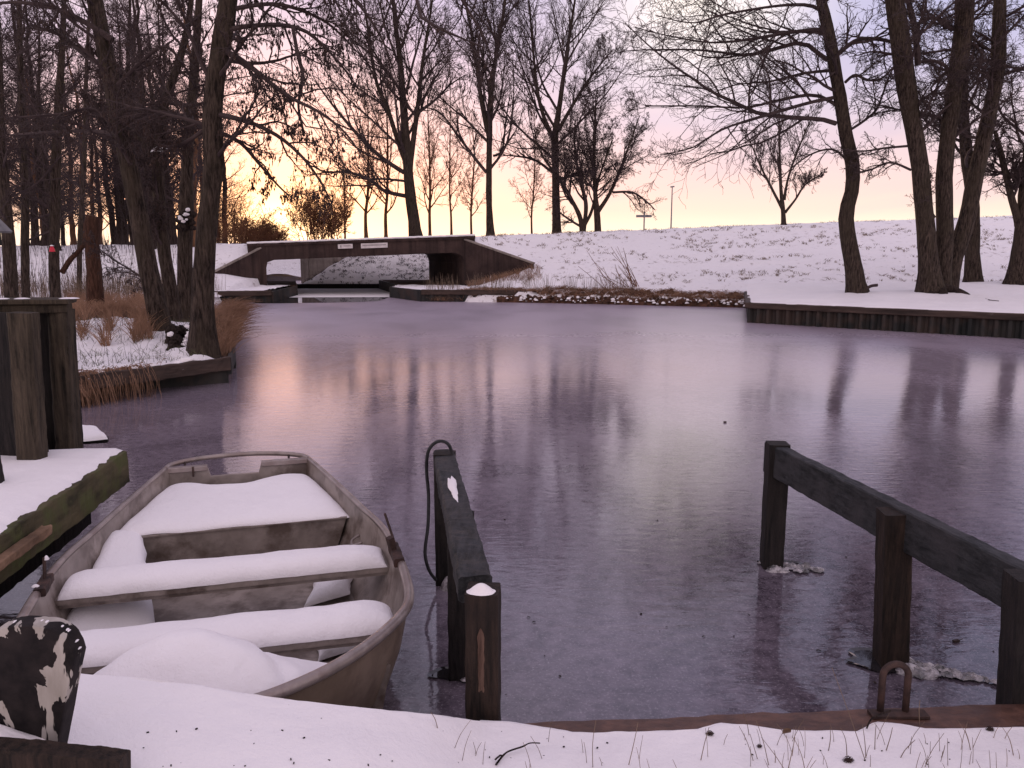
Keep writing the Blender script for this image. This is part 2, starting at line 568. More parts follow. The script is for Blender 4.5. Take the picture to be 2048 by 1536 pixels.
    def tube(self, pts, rad, sides=8, mat=0, cap=True):
        pts = [Vector(p) for p in pts]
        n = len(pts)
        if not hasattr(rad, '__len__'):
            rad = [rad] * n
        vs = []
        ref = None
        for i, p in enumerate(pts):
            tg = (pts[min(i + 1, n - 1)] - pts[max(i - 1, 0)]).normalized()
            if ref is None:
                ref = tg.orthogonal().normalized()
            ref = (ref - tg * ref.dot(tg)).normalized()
            bi = tg.cross(ref)
            for k in range(sides):
                a = 2 * math.pi * k / sides
                vs.append(p + (ref * math.cos(a) + bi * math.sin(a)) * rad[i])
        fs = []
        for i in range(n - 1):
            for k in range(sides):
                fs.append((i * sides + k, i * sides + (k + 1) % sides, (i + 1) * sides + (k + 1) % sides, (i + 1) * sides + k))
        if cap:
            fs.append(tuple(range(sides - 1, -1, -1)))
            fs.append(tuple((n - 1) * sides + k for k in range(sides)))
        self.add(vs, fs, mat)

    def grid(self, fn, nu, nv, mat=0):
        """fn(i/nu, j/nv) -> point"""
        vs = [fn(i / nu, j / nv) for j in range(nv + 1) for i in range(nu + 1)]
        ii, jj = np.meshgrid(np.arange(nu), np.arange(nv))
        a = (jj * (nu + 1) + ii).ravel()
        q = np.stack([a, a + 1, a + nu + 2, a + nu + 1], 1)
        self.addq([tuple(v) for v in vs], q, mat)

    def pillow(self, A, B, C_, D, h, nu=40, nv=14, p=4.0, lump=0.01, under=0.0, mat=0, seed=0.0, endp=8.0):
        """soft heap of snow over the quadrilateral A B C D (A-B near edge, D-C far edge)"""
        A, B, C_, D = (Vector(x) for x in (A, B, C_, D))

        def fn(a, c):
            # squash the parameters towards the rim so that the rim is well rounded
            aa = 0.5 - 0.5 * math.cos(a * math.pi)
            cc = 0.5 - 0.5 * math.cos(c * math.pi)
            pt = A.lerp(B, aa).lerp(D.lerp(C_, aa), cc)
            x = abs(2 * aa - 1); y = abs(2 * cc - 1)
            e = max(0.0, 1 - y ** p) ** 0.5 * max(0.0, 1 - x ** endp) ** 0.5
            z = h * e * (1 + 1.2 * lump / max(h, .01) * fbm(pt.x * 4 + seed, pt.y * 4, seed))
            o = fbm(pt.x * 7, pt.y * 7 + seed) * lump * (1 - e)
            return Vector((pt.x + o, pt.y + o, pt.z + z - under * (1 - e)))
        self.grid(fn, nu, nv, mat)

    def prism(self, poly, ext, mat=0):
        """planar polygon (list of 3D points) pushed along ext"""
        n = len(poly)
        e = Vector(ext)
        vs = [Vector(p) for p in poly] + [Vector(p) + e for p in poly]
        fs = [tuple(range(n)), tuple(range(2 * n - 1, n - 1, -1))]
        for i in range(n):
            j = (i + 1) % n
            fs.append((i, i + n, j + n, j))
        self.add(vs, fs, mat)


def tag(o, label=None, cat=None, group=None, kind=None):
    if label: o['label'] = label
    if cat: o['category'] = cat
    if group: o['group'] = group
    if kind: o['kind'] = kind
    return o


def empty(name, loc, label=None, cat=None, group=None):
    o = bpy.data.objects.new(name, None)
    COL.objects.link(o)
    o.location = loc
    o.empty_display_size = 0.2
    bpy.context.view_layer.update() if False else None
    return tag(o, label, cat, group)


# ------------------------------------------------------------------ SETTING: ice, water
mb = MB()
mb.grid(lambda a, c: Vector((-70 + 140 * a, 1.2 + 74 * c, 0.0)), 4, 4)
tag(mb.build('ice', 'ice'), kind='structure')
# open water in front of the underpass and snow covered ice in it
mb = MB()
pl = [(-9.9, 36.4), (-5.25, 36.4), (-5.3, 32.0), (-6.3, 31.3), (-7.6, 30.95), (-8.8, 30.6), (-9.9, 30.5)]
mb.add([(x, y, 0.006) for x, y in pl], [tuple(range(len(pl) - 1, -1, -1))])
tag(mb.build('open_water', 'open_water'), kind='structure')
mb = MB()
mb.add([(-9.62, 34.3, 0.012), (-5.1, 34.5, 0.012), (-5.25, 36.4, 0.012), (-6.6, 42.0, 0.012), (-18, 42.0, 0.012), (-18, 40, 0.012), (-11.4, 39.6, .012)], [(0, 1, 2, 3, 4, 5, 6)])
tag(mb.build('snow_on_ice', 'snow'), kind='structure')

# ------------------------------------------------------------------ far land: dyke, shore
YB = 36.0                                                     # front of the underpass
bA = at(495, 486, YB); bB = at(950, 470, YB)                  # top corners of its front


def wing_y(X):    # plan of right wing wall
    return 36.0 - (X + 2.2) * 0.62


def wing_yl(X):   # plan of left wing wall
    return 36.0 - (-11.0 - X) * 0.55


def shore_r(X):
    return interp(X, [(-2.3, 31.6), (0.5, 31.2), (3, 30.4), (8.2, 28.4), (14, 27.5), (60, 27)])


def far_h(X, Y):
    rough_ = 0.05 * fbm(X * 0.9, Y * 0.9, 3) + 0.03 * fbm(X * 3, Y * 3, 5)
    if X > -1.9:
        ys = shore_r(X)
        yc = 37.3 + max(0.0, min(1.0, (X + 2.0) / 11)) * 9
        zc = 2.62 + 0.052 * (X + 1.6)
        if X > 12:
            zc = 2.62 + 0.052 * 13.6 + 0.035 * (X - 12)
        t = (Y - ys) / (yc - ys)
        if t < 0:
            return -0.4 + 0.0 * X if Y < ys - 0.3 else 0.22 + (Y - ys) * 2.0
        base = 0.28 + (zc - 0.28) * (min(t, 1.0) ** 0.92)
        if t > 0.86:
            base = 0.28 + (zc - 0.28) * (0.86 ** 0.92 + (1 - 0.86 ** 0.92) * sm(0.80, 1.02, t))
        if X < 1.0 and Y < wing_y(X) + .28:
            s_ = (X + 2.2) / 3.2
            base = 0.42 + 1.0 * max(0, s_) ** 1.6 * sm(31.8, 34.6, Y)
        return base + rough_ * (1.6 if t < .8 else 1.0) + (.035 * fbm(X * 2.3, Y * .8, 6) if t > .9 else 0)
    if X < -11.0 - max(0.0, Y - 36) * .42:
        # left dyke
        ys = 30.4
        if X > -14.8 and Y < wing_yl(X) + .28:
            s_ = max(0, (-11.0 - X) / 3.8)
            return 0.42 + (0.25 + 0.9 * s_) * sm(31.5, 34.5, Y) + rough_
        zc = 2.30 - 0.008 * (-11 - X)
        yc = 38.5 + min(1.0, (-11 - X) / 10) * 3.5
        yt = 33.5 - min(1, max(0, (-14 - X) / 8)) * 2.0
        base = 0.42 + (zc - 0.42) * sm(yt - 2.0, yc, Y)
        if Y > 46:
            base = zc - 0.5 * sm(46, 60, Y) * 0
        return base + rough_ * 1.5
    # behind the underpass: right bank mound, water bending left
    if Y > 42.0:
        # slope seen through the opening
        edge = -11.5 + (Y - 43.0) * 0.10      # left foot of the mound
        hx = (X - edge) * 0.74
        hy = (Y - 43.0) * 0.80 + 0.18
        h = min(hx, hy, 2.62)
        if h < 0.0 or Y < 43:
            if Y > 55:
                return 0.25 + rough_
            return -0.4
        return h + rough_ * (2.2 if h < 2.4 else .4)
    return -0.4


mb = MB()
X0, X1, Y0, Y1 = -48.0, 52.0, 26.5, 64.0
nx, ny = 400, 190
mb.grid(lambda a, c: Vector((X0 + (X1 - X0) * a, Y0 + (Y1 - Y0) * c, far_h(X0 + (X1 - X0) * a, Y0 + (Y1 - Y0) * c))), nx, ny)
tag(mb.build('dyke', 'slope_snow', smooth=True), kind='structure')
# flat land out to the horizon
mb = MB()
mb.grid(lambda a, c: Vector((-700 + 1400 * a, 62 + 1200 * c, -0.3 if c > 0 else -0.35)), 6, 6)
tag(mb.build('ground', 'slope_snow'), kind='structure')
mb = MB()   # plateau left and right behind the crest
def plat(a, c):
    X = -160 + 320 * a; Y = 57 + 60 * c
    z = 2.25 if X < -13 else 2.7 + min(1.8, max(0, X) * 0.04)
    if -19 < X < -10.5: z = 0.15 + max(0, (X + 13) * .9)
    z -= 3.2 * sm(0.15, 1.0, c)
    return Vector((X, Y, z - .05))
mb.grid(plat, 120, 16)
tag(mb.build('field', 'slope_snow', smooth=True), kind='structure')

# ------------------------------------------------------------------ left bank
LE = [(-60, 4.0), (-12, 7.9), (-5.63, 10.25), (-4.35, 12.15)]     # front edge of the left bank
LS = [(12.15, -4.35), (15, -5.3), (19.7, -6.75), (25, -8.7), (30.3, -11.1), (33, -11.1)]   # Y -> X of its side


def left_front(X):
    return interp(X, LE)


def left_h(X, Y):
    z = 0.40 + 0.10 * fbm(X * 0.8, Y * 0.8, 1) + 0.06 * fbm(X * 2.7, Y * 2.7, 2)
    z += 0.25 * math.exp(-((X + 6.3) ** 2 + (Y - 14.3) ** 2) / 1.6)
    z += 0.30 * math.exp(-((X + 8.3) ** 2 + (Y - 15.5) ** 2) / 3.0)
    z += 0.10 * math.exp(-((X + 4.75) ** 2 + (Y - 12.6) ** 2) / 0.3)
    return z


mb = MB()


def lbf(a, c):
    # rows from the front edge back; columns from far left to the side
    Yb = 34.5
    X_l = -45
    cc = c ** 1.6
    Ymid = 12.15 + (Yb - 12.15) * cc
    Xs = interp(Ymid, LS)
    aa = 1 - (1 - a) ** 2.2
    X = X_l + (Xs - X_l) * aa
    Yf = left_front(X) if X < -4.35 else 12.15
    Y = Yf + (Yb - Yf) * cc
    z = left_h(X, Y)
    e = min(1.0, (Xs - X) / 0.25, (cc * 20 + 0.02) / 0.25)
    return Vector((X, Y, z - 0.12 * (1 - max(0, e)) ** 2))


mb.grid(lbf, 150, 110)
tag(mb.build('left_bank', 'slope_snow', smooth=True), kind='structure')

# timber revetment of the left bank
rv = empty('timber_revetment', (-5.0, 11.0, 0), 'brown timber plank edging below the snow of the left bank', 'bank edging')
mb = MB()
mb.beam((-4.30, 12.10, 0.30), (-5.75, 9.98, 0.30), 0.07, 0.20, 40, 0.012, mat=0, seed=2)
mb.build('top_plank', 'quay_timber', rv)
mb = MB()
mb.beam((-4.34, 12.14, 0.06), (-12.0, 7.75, 0.06), 0.06, 0.30, 60, 0.012, seed=5)
mb.build('lower_plank', 'quay_sheet', rv)
mb = MB()
mb.beam((-4.30, 12.1, 0.26), (-4.75, 13.6, 0.26), 0.06, 0.26, 12, 0.01, seed=6)
mb.beam((-4.75, 13.6, 0.1), (-8.6, 24.8, 0.1), 0.06, 0.40, 50, 0.02, seed=7)
mb.build('side_plank', 'quay_sheet', rv)
for k in range(3):
    mb = MB()
    f = k / 2.3
    p = Vector((-4.25, 12.02, 0)).lerp(Vector((-5.75, 9.98, 0)), f)
    mb.beam((p.x + .04, p.y - .05, -0.3), (p.x + .04, p.y - .05, 0.33), 0.09, 0.09, 8, 0.006, seed=k)
    mb.build('post', 'quay_sheet', rv)

# quays beside the underpass
def quay(name, label, p0, p1, top, depth, mats=('quay_timber', 'quay_sheet')):
    e = empty(name, (p0[0], p0[1], 0), label, 'quay edge')
    d = (Vector((p1[0], p1[1], 0)) - Vector((p0[0], p0[1], 0)))
    m1 = MB(); m1.beam((*p0, top - .09), (*p1, top - .09), 0.12, 0.20, 40, 0.012, seed=3)
    m1.build('cap_beam', mats[0], e)
    m2 = MB()
    n = max(4, int(d.length / 0.32))
    nrm = Vector((d.y, -d.x, 0)).normalized()
    if nrm.y > 0: nrm = -nrm
    vs = []
    for i in range(n * 4 + 1):
        f = i / (n * 4)
        p = Vector((p0[0], p0[1], 0)).lerp(Vector((p1[0], p1[1], 0)), f)
        off = (0.0, 0.0, -0.06, -0.06)[i % 4] + 0.008 * random.uniform(-1, 1)
        p = p + nrm * (off + 0.02)
        vs += [(p.x, p.y, -0.4), (p.x, p.y, top - .17)]
    m2.add(vs, [(2 * i, 2 * i + 2, 2 * i + 3, 2 * i + 1) for i in range(n * 4)])
    m2.build('sheet_wall', mats[1], e)
    return e


quay('quay_edge', 'low brown timber quay edge on the left side of the underpass', (-13.5, 30.3), (-9.35, 31.4), 0.44, 1)
mb = MB(); mb.beam((-9.35, 31.4, 0.2), (-9.65, 36.2, 0.2), 0.1, 0.44, 10, .01)
tag(mb.build('channel_wall', 'quay_sheet'), 'short dark wall running under the bridge at the left of the water', 'channel wall')
quay('quay_edge', 'low dark timber quay edge on the right side of the underpass', (-3.55, 31.7), (0.55, 31.3), 0.46, 1)
mb = MB(); mb.beam((-3.55, 31.7, 0.17), (-5.2, 34.6, 0.17), 0.1, 0.56, 10, .01); mb.beam((-5.2, 34.6, 0.17), (-5.2, 36.6, .17), .1, .56, 6, .01)
mb.beam((-5.2, 36.6, 0.17), (-6.9, 42.2, .17), .1, .56, 10, .01)
tag(mb.build('channel_wall', 'quay_sheet'), 'dark wall running under the bridge at the right of the water', 'channel wall')
mb = MB(); mb.beam((-18, 42.6, 0.08), (-5.5, 42.9, 0.08), 0.1, 0.30, 30, .012)
tag(mb.build('far_quay_edge', 'tarred_wood'), 'thin black quay edge at the foot of the snowy slope seen through the underpass', 'quay edge')
# land strips beside the channel (soil and snow)
mb = MB()
def strip(pts, z, m_):
    n = len(pts)
    mb.add([(x, y, z) for x, y in pts], [tuple(range(n))], m_)
mb.grid(lambda a, c: Vector((-13.6 + (3.95 - 0.3 * c) * a, 30.4 + 1.0 * a * (1 - c) + 5.9 * c, 0.42 + 0.05 * fbm((a * 8), c * 9, 2) + .03 * a)), 30, 24)
o = mb.build('quay_bank', 'slope_snow', smooth=True); tag(o, kind='structure')
mb = MB()
def rq(a, c):
    xl = interp(c, [(0, -3.5), (0.6, -5.15), (1, -5.15)])
    y = 31.75 + 4.9 * c
    xr = -1.55
    return Vector((xl + (xr - xl) * a, y - .2 * a * (1 - c), 0.44 + 0.05 * fbm(a * 7 + 4, c * 9, 2)))
mb.grid(rq, 20, 20)
tag(mb.build('quay_bank', 'slope_snow', smooth=True), kind='structure')
mb = MB()
mb.add([(-5.2, 36.6, .44), (-2.2, 36.6, .44), (-4.4, 43, .44), (-7.0, 43, .44)], [(0, 1, 2, 3)])
mb.add([(-11.2, 36.2, .40), (-9.6, 36.2, .40), (-11.5, 43, .40), (-13.4, 43, .40)], [(0, 1, 2, 3)])
tag(mb.build('towpath', 'soil'), kind='structure')

# ------------------------------------------------------------------ the underpass bridge
br = empty('underpass_bridge', (-6.5, YB, 0), 'low dark concrete underpass with snow on its deck, in the snowy dyke across the ice', 'bridge')
ext = Vector((-2.3, 6.8, 0))
def bp(u, v): return at(u, v, YB)
oTL, oTR = bp(495, 487), bp(950, 471)
iTL, iTR = bp(532, 520), bp(930, 505)
poly = [Vector((oTL.x, YB, -0.3)), oTL, oTR, Vector((oTR.x, YB, -0.3)), Vector((iTR.x, YB, -0.3)),
        Vector((iTR.x, YB, iTR.z - 0.45)), Vector((iTR.x - .1, YB, iTR.z - 0.15)), Vector((iTR.x - 0.45, YB, iTR.z)), Vector((iTL.x + 0.35, YB, iTL.z)),
        Vector((iTL.x + .06, YB, iTL.z - 0.10)), Vector((iTL.x, YB, iTL.z - 0.35)), Vector((iTL.x, YB, -0.3))]
mb = MB(); mb.prism(poly, ext)
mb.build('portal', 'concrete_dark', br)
mb = MB()   # thin kerb beam standing a little proud, along the top
mb.prism([oTL + Vector((0, -.06, -.13)), oTL + Vector((0, -.06, .0)), oTR + Vector((0, -.06, .0)), oTR + Vector((0, -.06, -.13))], (0, .4, 0))
mb.build('edge_beam', 'concrete_dark', br)
mb = MB()
def deck(a, c):
    p = oTL.lerp(oTR, a) + ext * c
    return p + Vector((0, -0.05 * (1 - c), 0.055 + 0.02 * fbm(p.x * 2, p.y * 2, 0)))
mb.grid(deck, 80, 14)
ed = MB()
pts = [oTL.lerp(oTR, i / 60) + Vector((0, -.05, 0.02 + .012 * fbm(i * .7, 2, 1))) for i in range(61)]
mb.tube(pts, [0.045 + 0.012 * fbm(i * .5, 7, 1) for i in range(61)], 6)
mb.build('deck_snow', 'snow', br, smooth=True)
# right wing wall
wr0 = oTR.copy(); wr1 = at(1068, 528, 34.0)
def wing(p_top0, p_top1, z0, z1, nm, th=0.55):
    e_ = empty  # noqa
    m1 = MB()
    off = Vector((0, th, 0))
    a0 = Vector((p_top0.x, p_top0.y, z0)); a1 = Vector((p_top1.x, p_top1.y, z1))
    m1.prism([a0, Vector(p_top0), Vector(p_top1), a1], off)
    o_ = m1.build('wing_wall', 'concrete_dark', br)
    m2 = MB()
    m2.beam(Vector(p_top0) + Vector((0, .06, .03)), Vector(p_top1) + Vector((0, .06, .03)), .16, .07, 20, .004)
    m2.build('coping', 'concrete_light', o_, loc=br.location) if False else m2.build('coping', 'concrete_light', br)
    return o_
wing(at(930, 480, 35.98), wr1, -0.3, 0.6, 'r')
wing(at(520, 497, 35.98), at(405, 556, 33.9), -0.3, 0.3, 'l')
# signs on the beam
def bridge_sign(u0, u1, v0, v1, label, marks):
    a = at(u0, v1, YB - 0.05); b_ = at(u1, v0, YB - 0.05)
    slope = math.atan2(oTR.z - oTL.z, oTR.x - oTL.x)
    c_ = (a + b_) / 2
    e = empty('bridge_sign', c_, label, 'sign', )
    L, H = (b_.x - a.x), abs(b_.z - a.z) * .9
    m1 = MB(); m1.prism([(c_.x - L / 2, c_.y, c_.z - H / 2 - L / 2 * slope), (c_.x + L / 2, c_.y, c_.z - H / 2 + L / 2 * slope),
                         (c_.x + L / 2, c_.y, c_.z + H / 2 + L / 2 * slope), (c_.x - L / 2, c_.y, c_.z + H / 2 - L / 2 * slope)], (0, .04, 0))
    m1.build('panel', 'sign_white', e)
    m2 = MB()
    for (x, wd, hh_, zz) in marks:
        xx = c_.x - L / 2 + L * x
        zz_ = c_.z + zz * H + (L * x - L / 2) * slope
        m2.prism([(xx - wd / 2, c_.y - .006, zz_ - hh_ / 2), (xx + wd / 2, c_.y - .006, zz_ - hh_ / 2), (xx + wd / 2, c_.y - .006, zz_ + hh_ / 2), (xx - wd / 2, c_.y - .006, zz_ + hh_ / 2)], (0, .004, 0))
    m2.build('marking', 'sign_grey', e)
mk = [(0.2, 0.05, 0.10, 0)] + [(0.42 + k * 0.055, 0.022, 0.035, .08) for k in range(9)]
bridge_sign(676, 705, 487.5, 497.5, 'short white sign on the bridge beam, the left and smaller of the two', mk)
mk = [(0.08 + k * 0.04, 0.03, 0.05, 0.1) for k in range(22)]
bridge_sign(722, 775, 485.5, 496.5, 'long white sign on the bridge beam, the right and wider of the two', mk)

# second concrete wall beyond the underpass
sb = empty('far_concrete_wall', (-13, 50, 0), 'pale stained concrete wall beyond the underpass, behind the snowy slope', 'wall')
mb = MB(); p0 = at(604, 560, 50); p1 = at(760, 505, 50)
mb.box(((p0.x + p1.x) / 2, 50.2, 1.0), (p1.x - p0.x, .4, 2.6)); mb.build('wall_face', 'concrete_light', sb)
mb = MB(); mb.box((p0.x + .25, 49.85, 1.0), (.45, .3, 2.6)); mb.build('pillar', 'concrete_light', sb)
mb = MB(); p2 = at(505, 520, 50); mb.box(((p2.x + p0.x) / 2, 50.1, 1.95), (p0.x - p2.x, .35, .5)); mb.build('lintel', 'concrete_light', sb)
mb = MB(); mb.grid(lambda a, c: Vector((-28 + 18 * a, 54 + 20 * c, .30 + 1.9 * sm(0, .22, c) + .2 * fbm(a * 8, c * 8, 1))), 40, 30)
tag(mb.build('far_bank', 'slope_snow', smooth=True), kind='structure')

# ------------------------------------------------------------------ right quay with trees
QA = Vector((6.57, 22.4, 0)); QB = Vector((11.66, 18.2, 0)); QC = QB + (QB - QA) * 1.6; QD = Vector((8.3, 28.6, 0))
q = empty('sheet_piling_quay', (QA.x, QA.y, 0), 'dark sheet piling quay with timber cap below the trees on the right', 'quay')
mb = MB(); mb.beam((QA.x - .05, QA.y + .04, .48), (QC.x, QC.y, .52), .16, .16, 60, .008, seed=4)
mb.build('cap_beam', 'quay_timber', q)
mb = MB(); mb.beam((QA.x, QA.y, .48), (QD.x, QD.y, .48), .16, .16, 30, .008, seed=5)
mb.build('cap_beam', 'quay_timber', q)
mb = MB()
d = QC - QA; n = int(d.length / 0.27)
nrm = Vector((-d.y, d.x, 0)).normalized()
if nrm.y > 0: nrm = -nrm
vs = []
for i in range(n * 4 + 1):
    p = QA.lerp(QC, i / (n * 4)) + nrm * ((0.03, 0.03, -0.07, -0.07)[i % 4])
    vs += [(p.x, p.y, -.4), (p.x, p.y, .45)]
mb.add(vs, [(2 * i, 2 * i + 2, 2 * i + 3, 2 * i + 1) for i in range(n * 4)])
d2 = QD - QA
mb.add([(QA.x, QA.y, -.4), (QA.x, QA.y, .45), (QD.x, QD.y, .45), (QD.x, QD.y, -.4)], [(0, 1, 2, 3)])
mb.build('sheet_wall', 'quay_sheet', q)
rr_ = random.Random(5)
for i in range(2, n, 1):
    if i % 3 == 1 or i > n * .55 and i % 2:
        p = QA.lerp(QC, (i + .12) / n) + nrm * .075
        mb = MB()
        mb.beam((p.x, p.y, -.1), (p.x, p.y, .36 + rr_.uniform(-.05, .04)), .07, .07, 4, .006, seed=i)
        mb.build('timber_fender', 'old_wood', q)


def quay_top(a, c):
    f = QA.lerp(QC, a)
    bk = QD.lerp(Vector((40, 31, 0)), a)
    p = f.lerp(bk, c)
    if c < .02: p = p + nrm * (.05 + .06 * fbm(p.x * 2.5, p.y * 2.5, 5))
    z = 0.60 + 0.05 * fbm(p.x * .8, p.y * .8, 8) + .02 * fbm(p.x * 4, p.y * 4, 8)
    z += 0.10 * math.exp(-((p.x - 10.8) ** 2 + (p.y - 25.2) ** 2) / 1.2) + 0.16 * math.exp(-((p.x - 13) ** 2 + (p.y - 24.8) ** 2) / 2.0)
    z += 0.25 * sm(.55, 1, c)
    e = min(1.0, c * 26, a * 60)
    z -= 0.07 * (1 - e) ** 2 + (.03 * fbm(p.x * 1.9, p.y * 1.9, 6) if e < 1 else 0)
    return Vector((p.x, p.y, z))


mb = MB(); mb.grid(quay_top, 110, 60)
tag(mb.build('quay_ground', 'snow', smooth=True), kind='structure')

# ------------------------------------------------------------------ near bank (foreground)
EDGE_PX = [(-500, 1345, 2.25), (150, 1345, 2.25), (330, 1362, 2.25), (420, 1375, 2.25), (540, 1395, 2.26), (735, 1416, 2.27), (870, 1431, 2.38), (965, 1443, 2.58), (1040, 1447, 2.60),
           (1150, 1466, 2.56), (1270, 1466, 2.565), (1400, 1460, 2.59), (1440, 1447, 2.65), (1500, 1451, 2.64), (1560, 1462, 2.60), (1720, 1464, 2.60), (1752, 1444, 2.66), (1800, 1449, 2.645),
           (1850, 1458, 2.61), (1900, 1459, 2.61), (2048, 1456, 2.62), (2500, 1450, 2.64)]
EP = []
for u, v, Y in EDGE_PX:
    p = at(u, v, Y)
    EP.append((p.x, p.y, p.z))
ex = [(p[0], p[1]) for p in EP]
ez = [(p[0], p[2]) for p in EP]


def bank_pt(a, c):
    X = -3.4 + 9.4 * a
    Ye = interp(X, ex)
    Ze = interp(X, ez)
    zin = interp(X, [(-3.4, .70), (-1.0, .62), (-.3, .50), (0.1, .38), (3.5, .36)])
    if c < 0.8:
        f = c / 0.8
        Y = -1.5 + (Ye + 1.5) * (1 - (1 - f) ** 1.7)
        z = Ze + (zin - Ze) * sm(0, 1.4, Ye - Y)
        z += 0.018 * fbm(X * 1.7, Y * 1.7, 4) * sm(0, .3, Ye - Y) + 0.006 * fbm(X * 9, Y * 9, 1)
    else:
        f = (c - .8) / .2
        ang = f * math.pi / 2
        dep = Ze + .15 if X < -.12 else 0.13
        rad = 0.055 if X < 0 else 0.03
        Y = Ye + rad * math.sin(min(ang * 1.6, math.pi / 2)) - (0.05 * f if X < 0 else 0)
        z = Ze - dep * (1 - math.cos(ang)) + 0.005 * fbm(X * 9, f * 5, 1)
    return Vector((X, Y, z))


mb = MB(); mb.grid(bank_pt, 380, 130)
tag(mb.build('snow_bank', 'snow_bank', smooth=True), kind='structure')

# timber edge of the near bank
mb = MB()
f0 = on(960, 1446, .295); f1 = on(2048, 1402, .295)
dv = (f1 - f0).normalized()
nv_ = Vector((-dv.y, dv.x, 0))
if nv_.y > 0: nv_ = -nv_
mb.beam(f0 + nv_ * .14 - Vector((0, 0, .09)), f1 + dv * 3.5 + nv_ * .14 - Vector((0, 0, .09)), .28, .18, 90, .007, chamfer=.06, seed=9)
tag(mb.build('timber_kerb', 'wet_plank', smooth=False), 'wet reddish brown timber along the water edge below the snow in front', 'timber edge')
# flat ground under the edge (dark face towards the water)
mb = MB(); mb.box((2.4, 2.60, -.05), (10, .2, .36))
tag(mb.build('bank_face', 'soil'), kind='structure')

exec_parts = True
# ------------------------------------------------------------------ railings in the water
def rail_post(parent, base, top, w_, mat='post_wood', seed=0, lean=(0, 0)):
    m_ = MB()
    m_.beam(base, top, w_, w_, 26, .0035, chamfer=.05, up=(0.08, 1, 0), seed=seed)
    return m_.build('post', mat, parent)


lr = empty('mooring_rail', (-.25, 3.5, 0), 'weathered timber mooring rail beside the boat, with a black cable looped over its far end', 'railing', 'timber mooring rails')
pn = on(966, 1452, .3); pn.y = 2.72; pn.x = at(966, 1300, 2.72).x
tp = at(966, 1177, 2.72)
rail_post(lr, (pn.x, 2.72, -.3), (tp.x, 2.72, tp.z), .118, 'post_wood', 1)
pm = on(925, 1350, 0); rail_post(lr, (pm.x, pm.y, -.3), (pm.x, pm.y, .80), .115, 'tarred_wood', 2)
pf = on(893, 1165, 0); rail_post(lr, (pf.x, pf.y, -.3), (pf.x, pf.y, at(880, 905, pf.y).z), .115, 'tarred_wood', 3)
b0 = at(887, 900, 4.72); b1 = at(950, 1172, 2.80)
mb = MB(); mb.beam(b0 - Vector((0, 0, .05)), b1 - Vector((0, 0, .012)), .125, .105, 70, .005, chamfer=.10, seed=4, endj=.006)
hb = mb.build('handrail', 'rail_wood_long', lr)
mb = MB()
c_ = b0.lerp(b1 + Vector((0, 0, .04)), .42) + Vector((0.0, 0, .010))
dd = (b1 - b0).normalized()
def patch_fn(a, c):
    th = a * 2 * math.pi
    r = c * (1 + .18 * math.sin(3 * th + 1) + .1 * math.sin(7 * th))
    p = c_ + dd * (.20 * r * math.cos(th)) + Vector((.022 * r * math.sin(th), 0, 0))
    return p + Vector((0, 0, .014 * (1 - c ** 2) - .004))
mb.grid(patch_fn, 24, 6)
mb.build('snow_patch', 'snow', lr, smooth=True)
mb = MB()
tp2 = Vector((tp.x, 2.72, tp.z))
def blob(c, r, m_, seed=0, rz=.8, nu=10, nv=7, lump=.3):
    def fn(a, cc):
        th = a * 2 * math.pi; ph = cc * math.pi
        d = Vector((math.sin(ph) * math.cos(th), math.sin(ph) * math.sin(th), math.cos(ph)))
        k = r * (1 + lump * fbm(d.x * 1.7 + seed, d.y * 1.7, d.z * 1.7))
        return Vector((c[0] + d.x * k, c[1] + d.y * k, c[2] + d.z * k * rz))
    m_.grid(fn, nu, nv)


def heap(cx, cy, cz, rx, ry, h, m_, seed=0, n1=24, n2=8, pw=1.0):
    def fn(a, c):
        th = a * 2 * math.pi
        r = c
        lum = 1 + .12 * fbm(math.cos(th) * 1.5 + seed, math.sin(th) * 1.5, seed)
        return Vector((cx + rx * r * math.cos(th) * lum, cy + ry * r * math.sin(th) * lum, cz + h * (1 - r ** 2) ** pw + .03 * h * fbm(th * 2, r * 4, seed)))
    m_.grid(fn, n1, n2)
heap(tp2.x - .005, 2.690, tp2.z + .001, .054, .034, .032, mb, 3, pw=1.7)
mb.build('snow_cap', 'snow', lr, smooth=True)
mb = MB()
def peel(a, c):
    z_ = .44 + (.68 - .44) * c
    wd_ = (.011 + .005 * fbm(c * 3.1, 1, 2)) * min(1, 6 * (1 - c) + .3)
    return Vector((pn.x - .005 + wd_ * (2 * a - 1) + .003 * fbm(c * 9, 2, 2), 2.72 - .0605 - .003 * math.sin(math.pi * a) * math.sin(math.pi * c), z_ + .02 * fbm(a * 3, 1, 1)))
mb.grid(peel, 6, 24)
mb.build('peeled_patch', 'peeled_wood', lr)

rr2 = empty('mooring_rail', (1.8, 3.6, 0), 'long dark timber mooring rail on three posts at the right of the slip', 'railing', 'timber mooring rails')
A0 = on(1542, 1132, 0); B0 = on(1787, 1325, 0)
at_ = at(1537, 886, A0.y)
rail_post(rr2, (A0.x, A0.y, -.3), (A0.x, A0.y, at_.z), .125, 'tarred_wood', 5)
bt = at(1790, 1022, B0.y)
rail_post(rr2, (B0.x, B0.y, -.3), (bt.x, B0.y, bt.z), .13, 'post_wood', 6)
c3 = at(2048, 1400, 2.88); ct = at(2048, 1150, 2.88)
rail_post(rr2, (c3.x + .015, 2.88, -.3), (ct.x + .015, 2.88, ct.z), .125, 'tarred_wood', 7)
ra = at(1545, 888, A0.y + .03) + Vector((.0, .05, -.095)); rb = at(2048, 1130, 2.97) + Vector((0.0, .0, -.10))
dv2 = (rb - ra).normalized()
mb = MB(); mb.beam(ra, rb + dv2 * 1.2, .075, .20, 90, .004, chamfer=.09, seed=8)
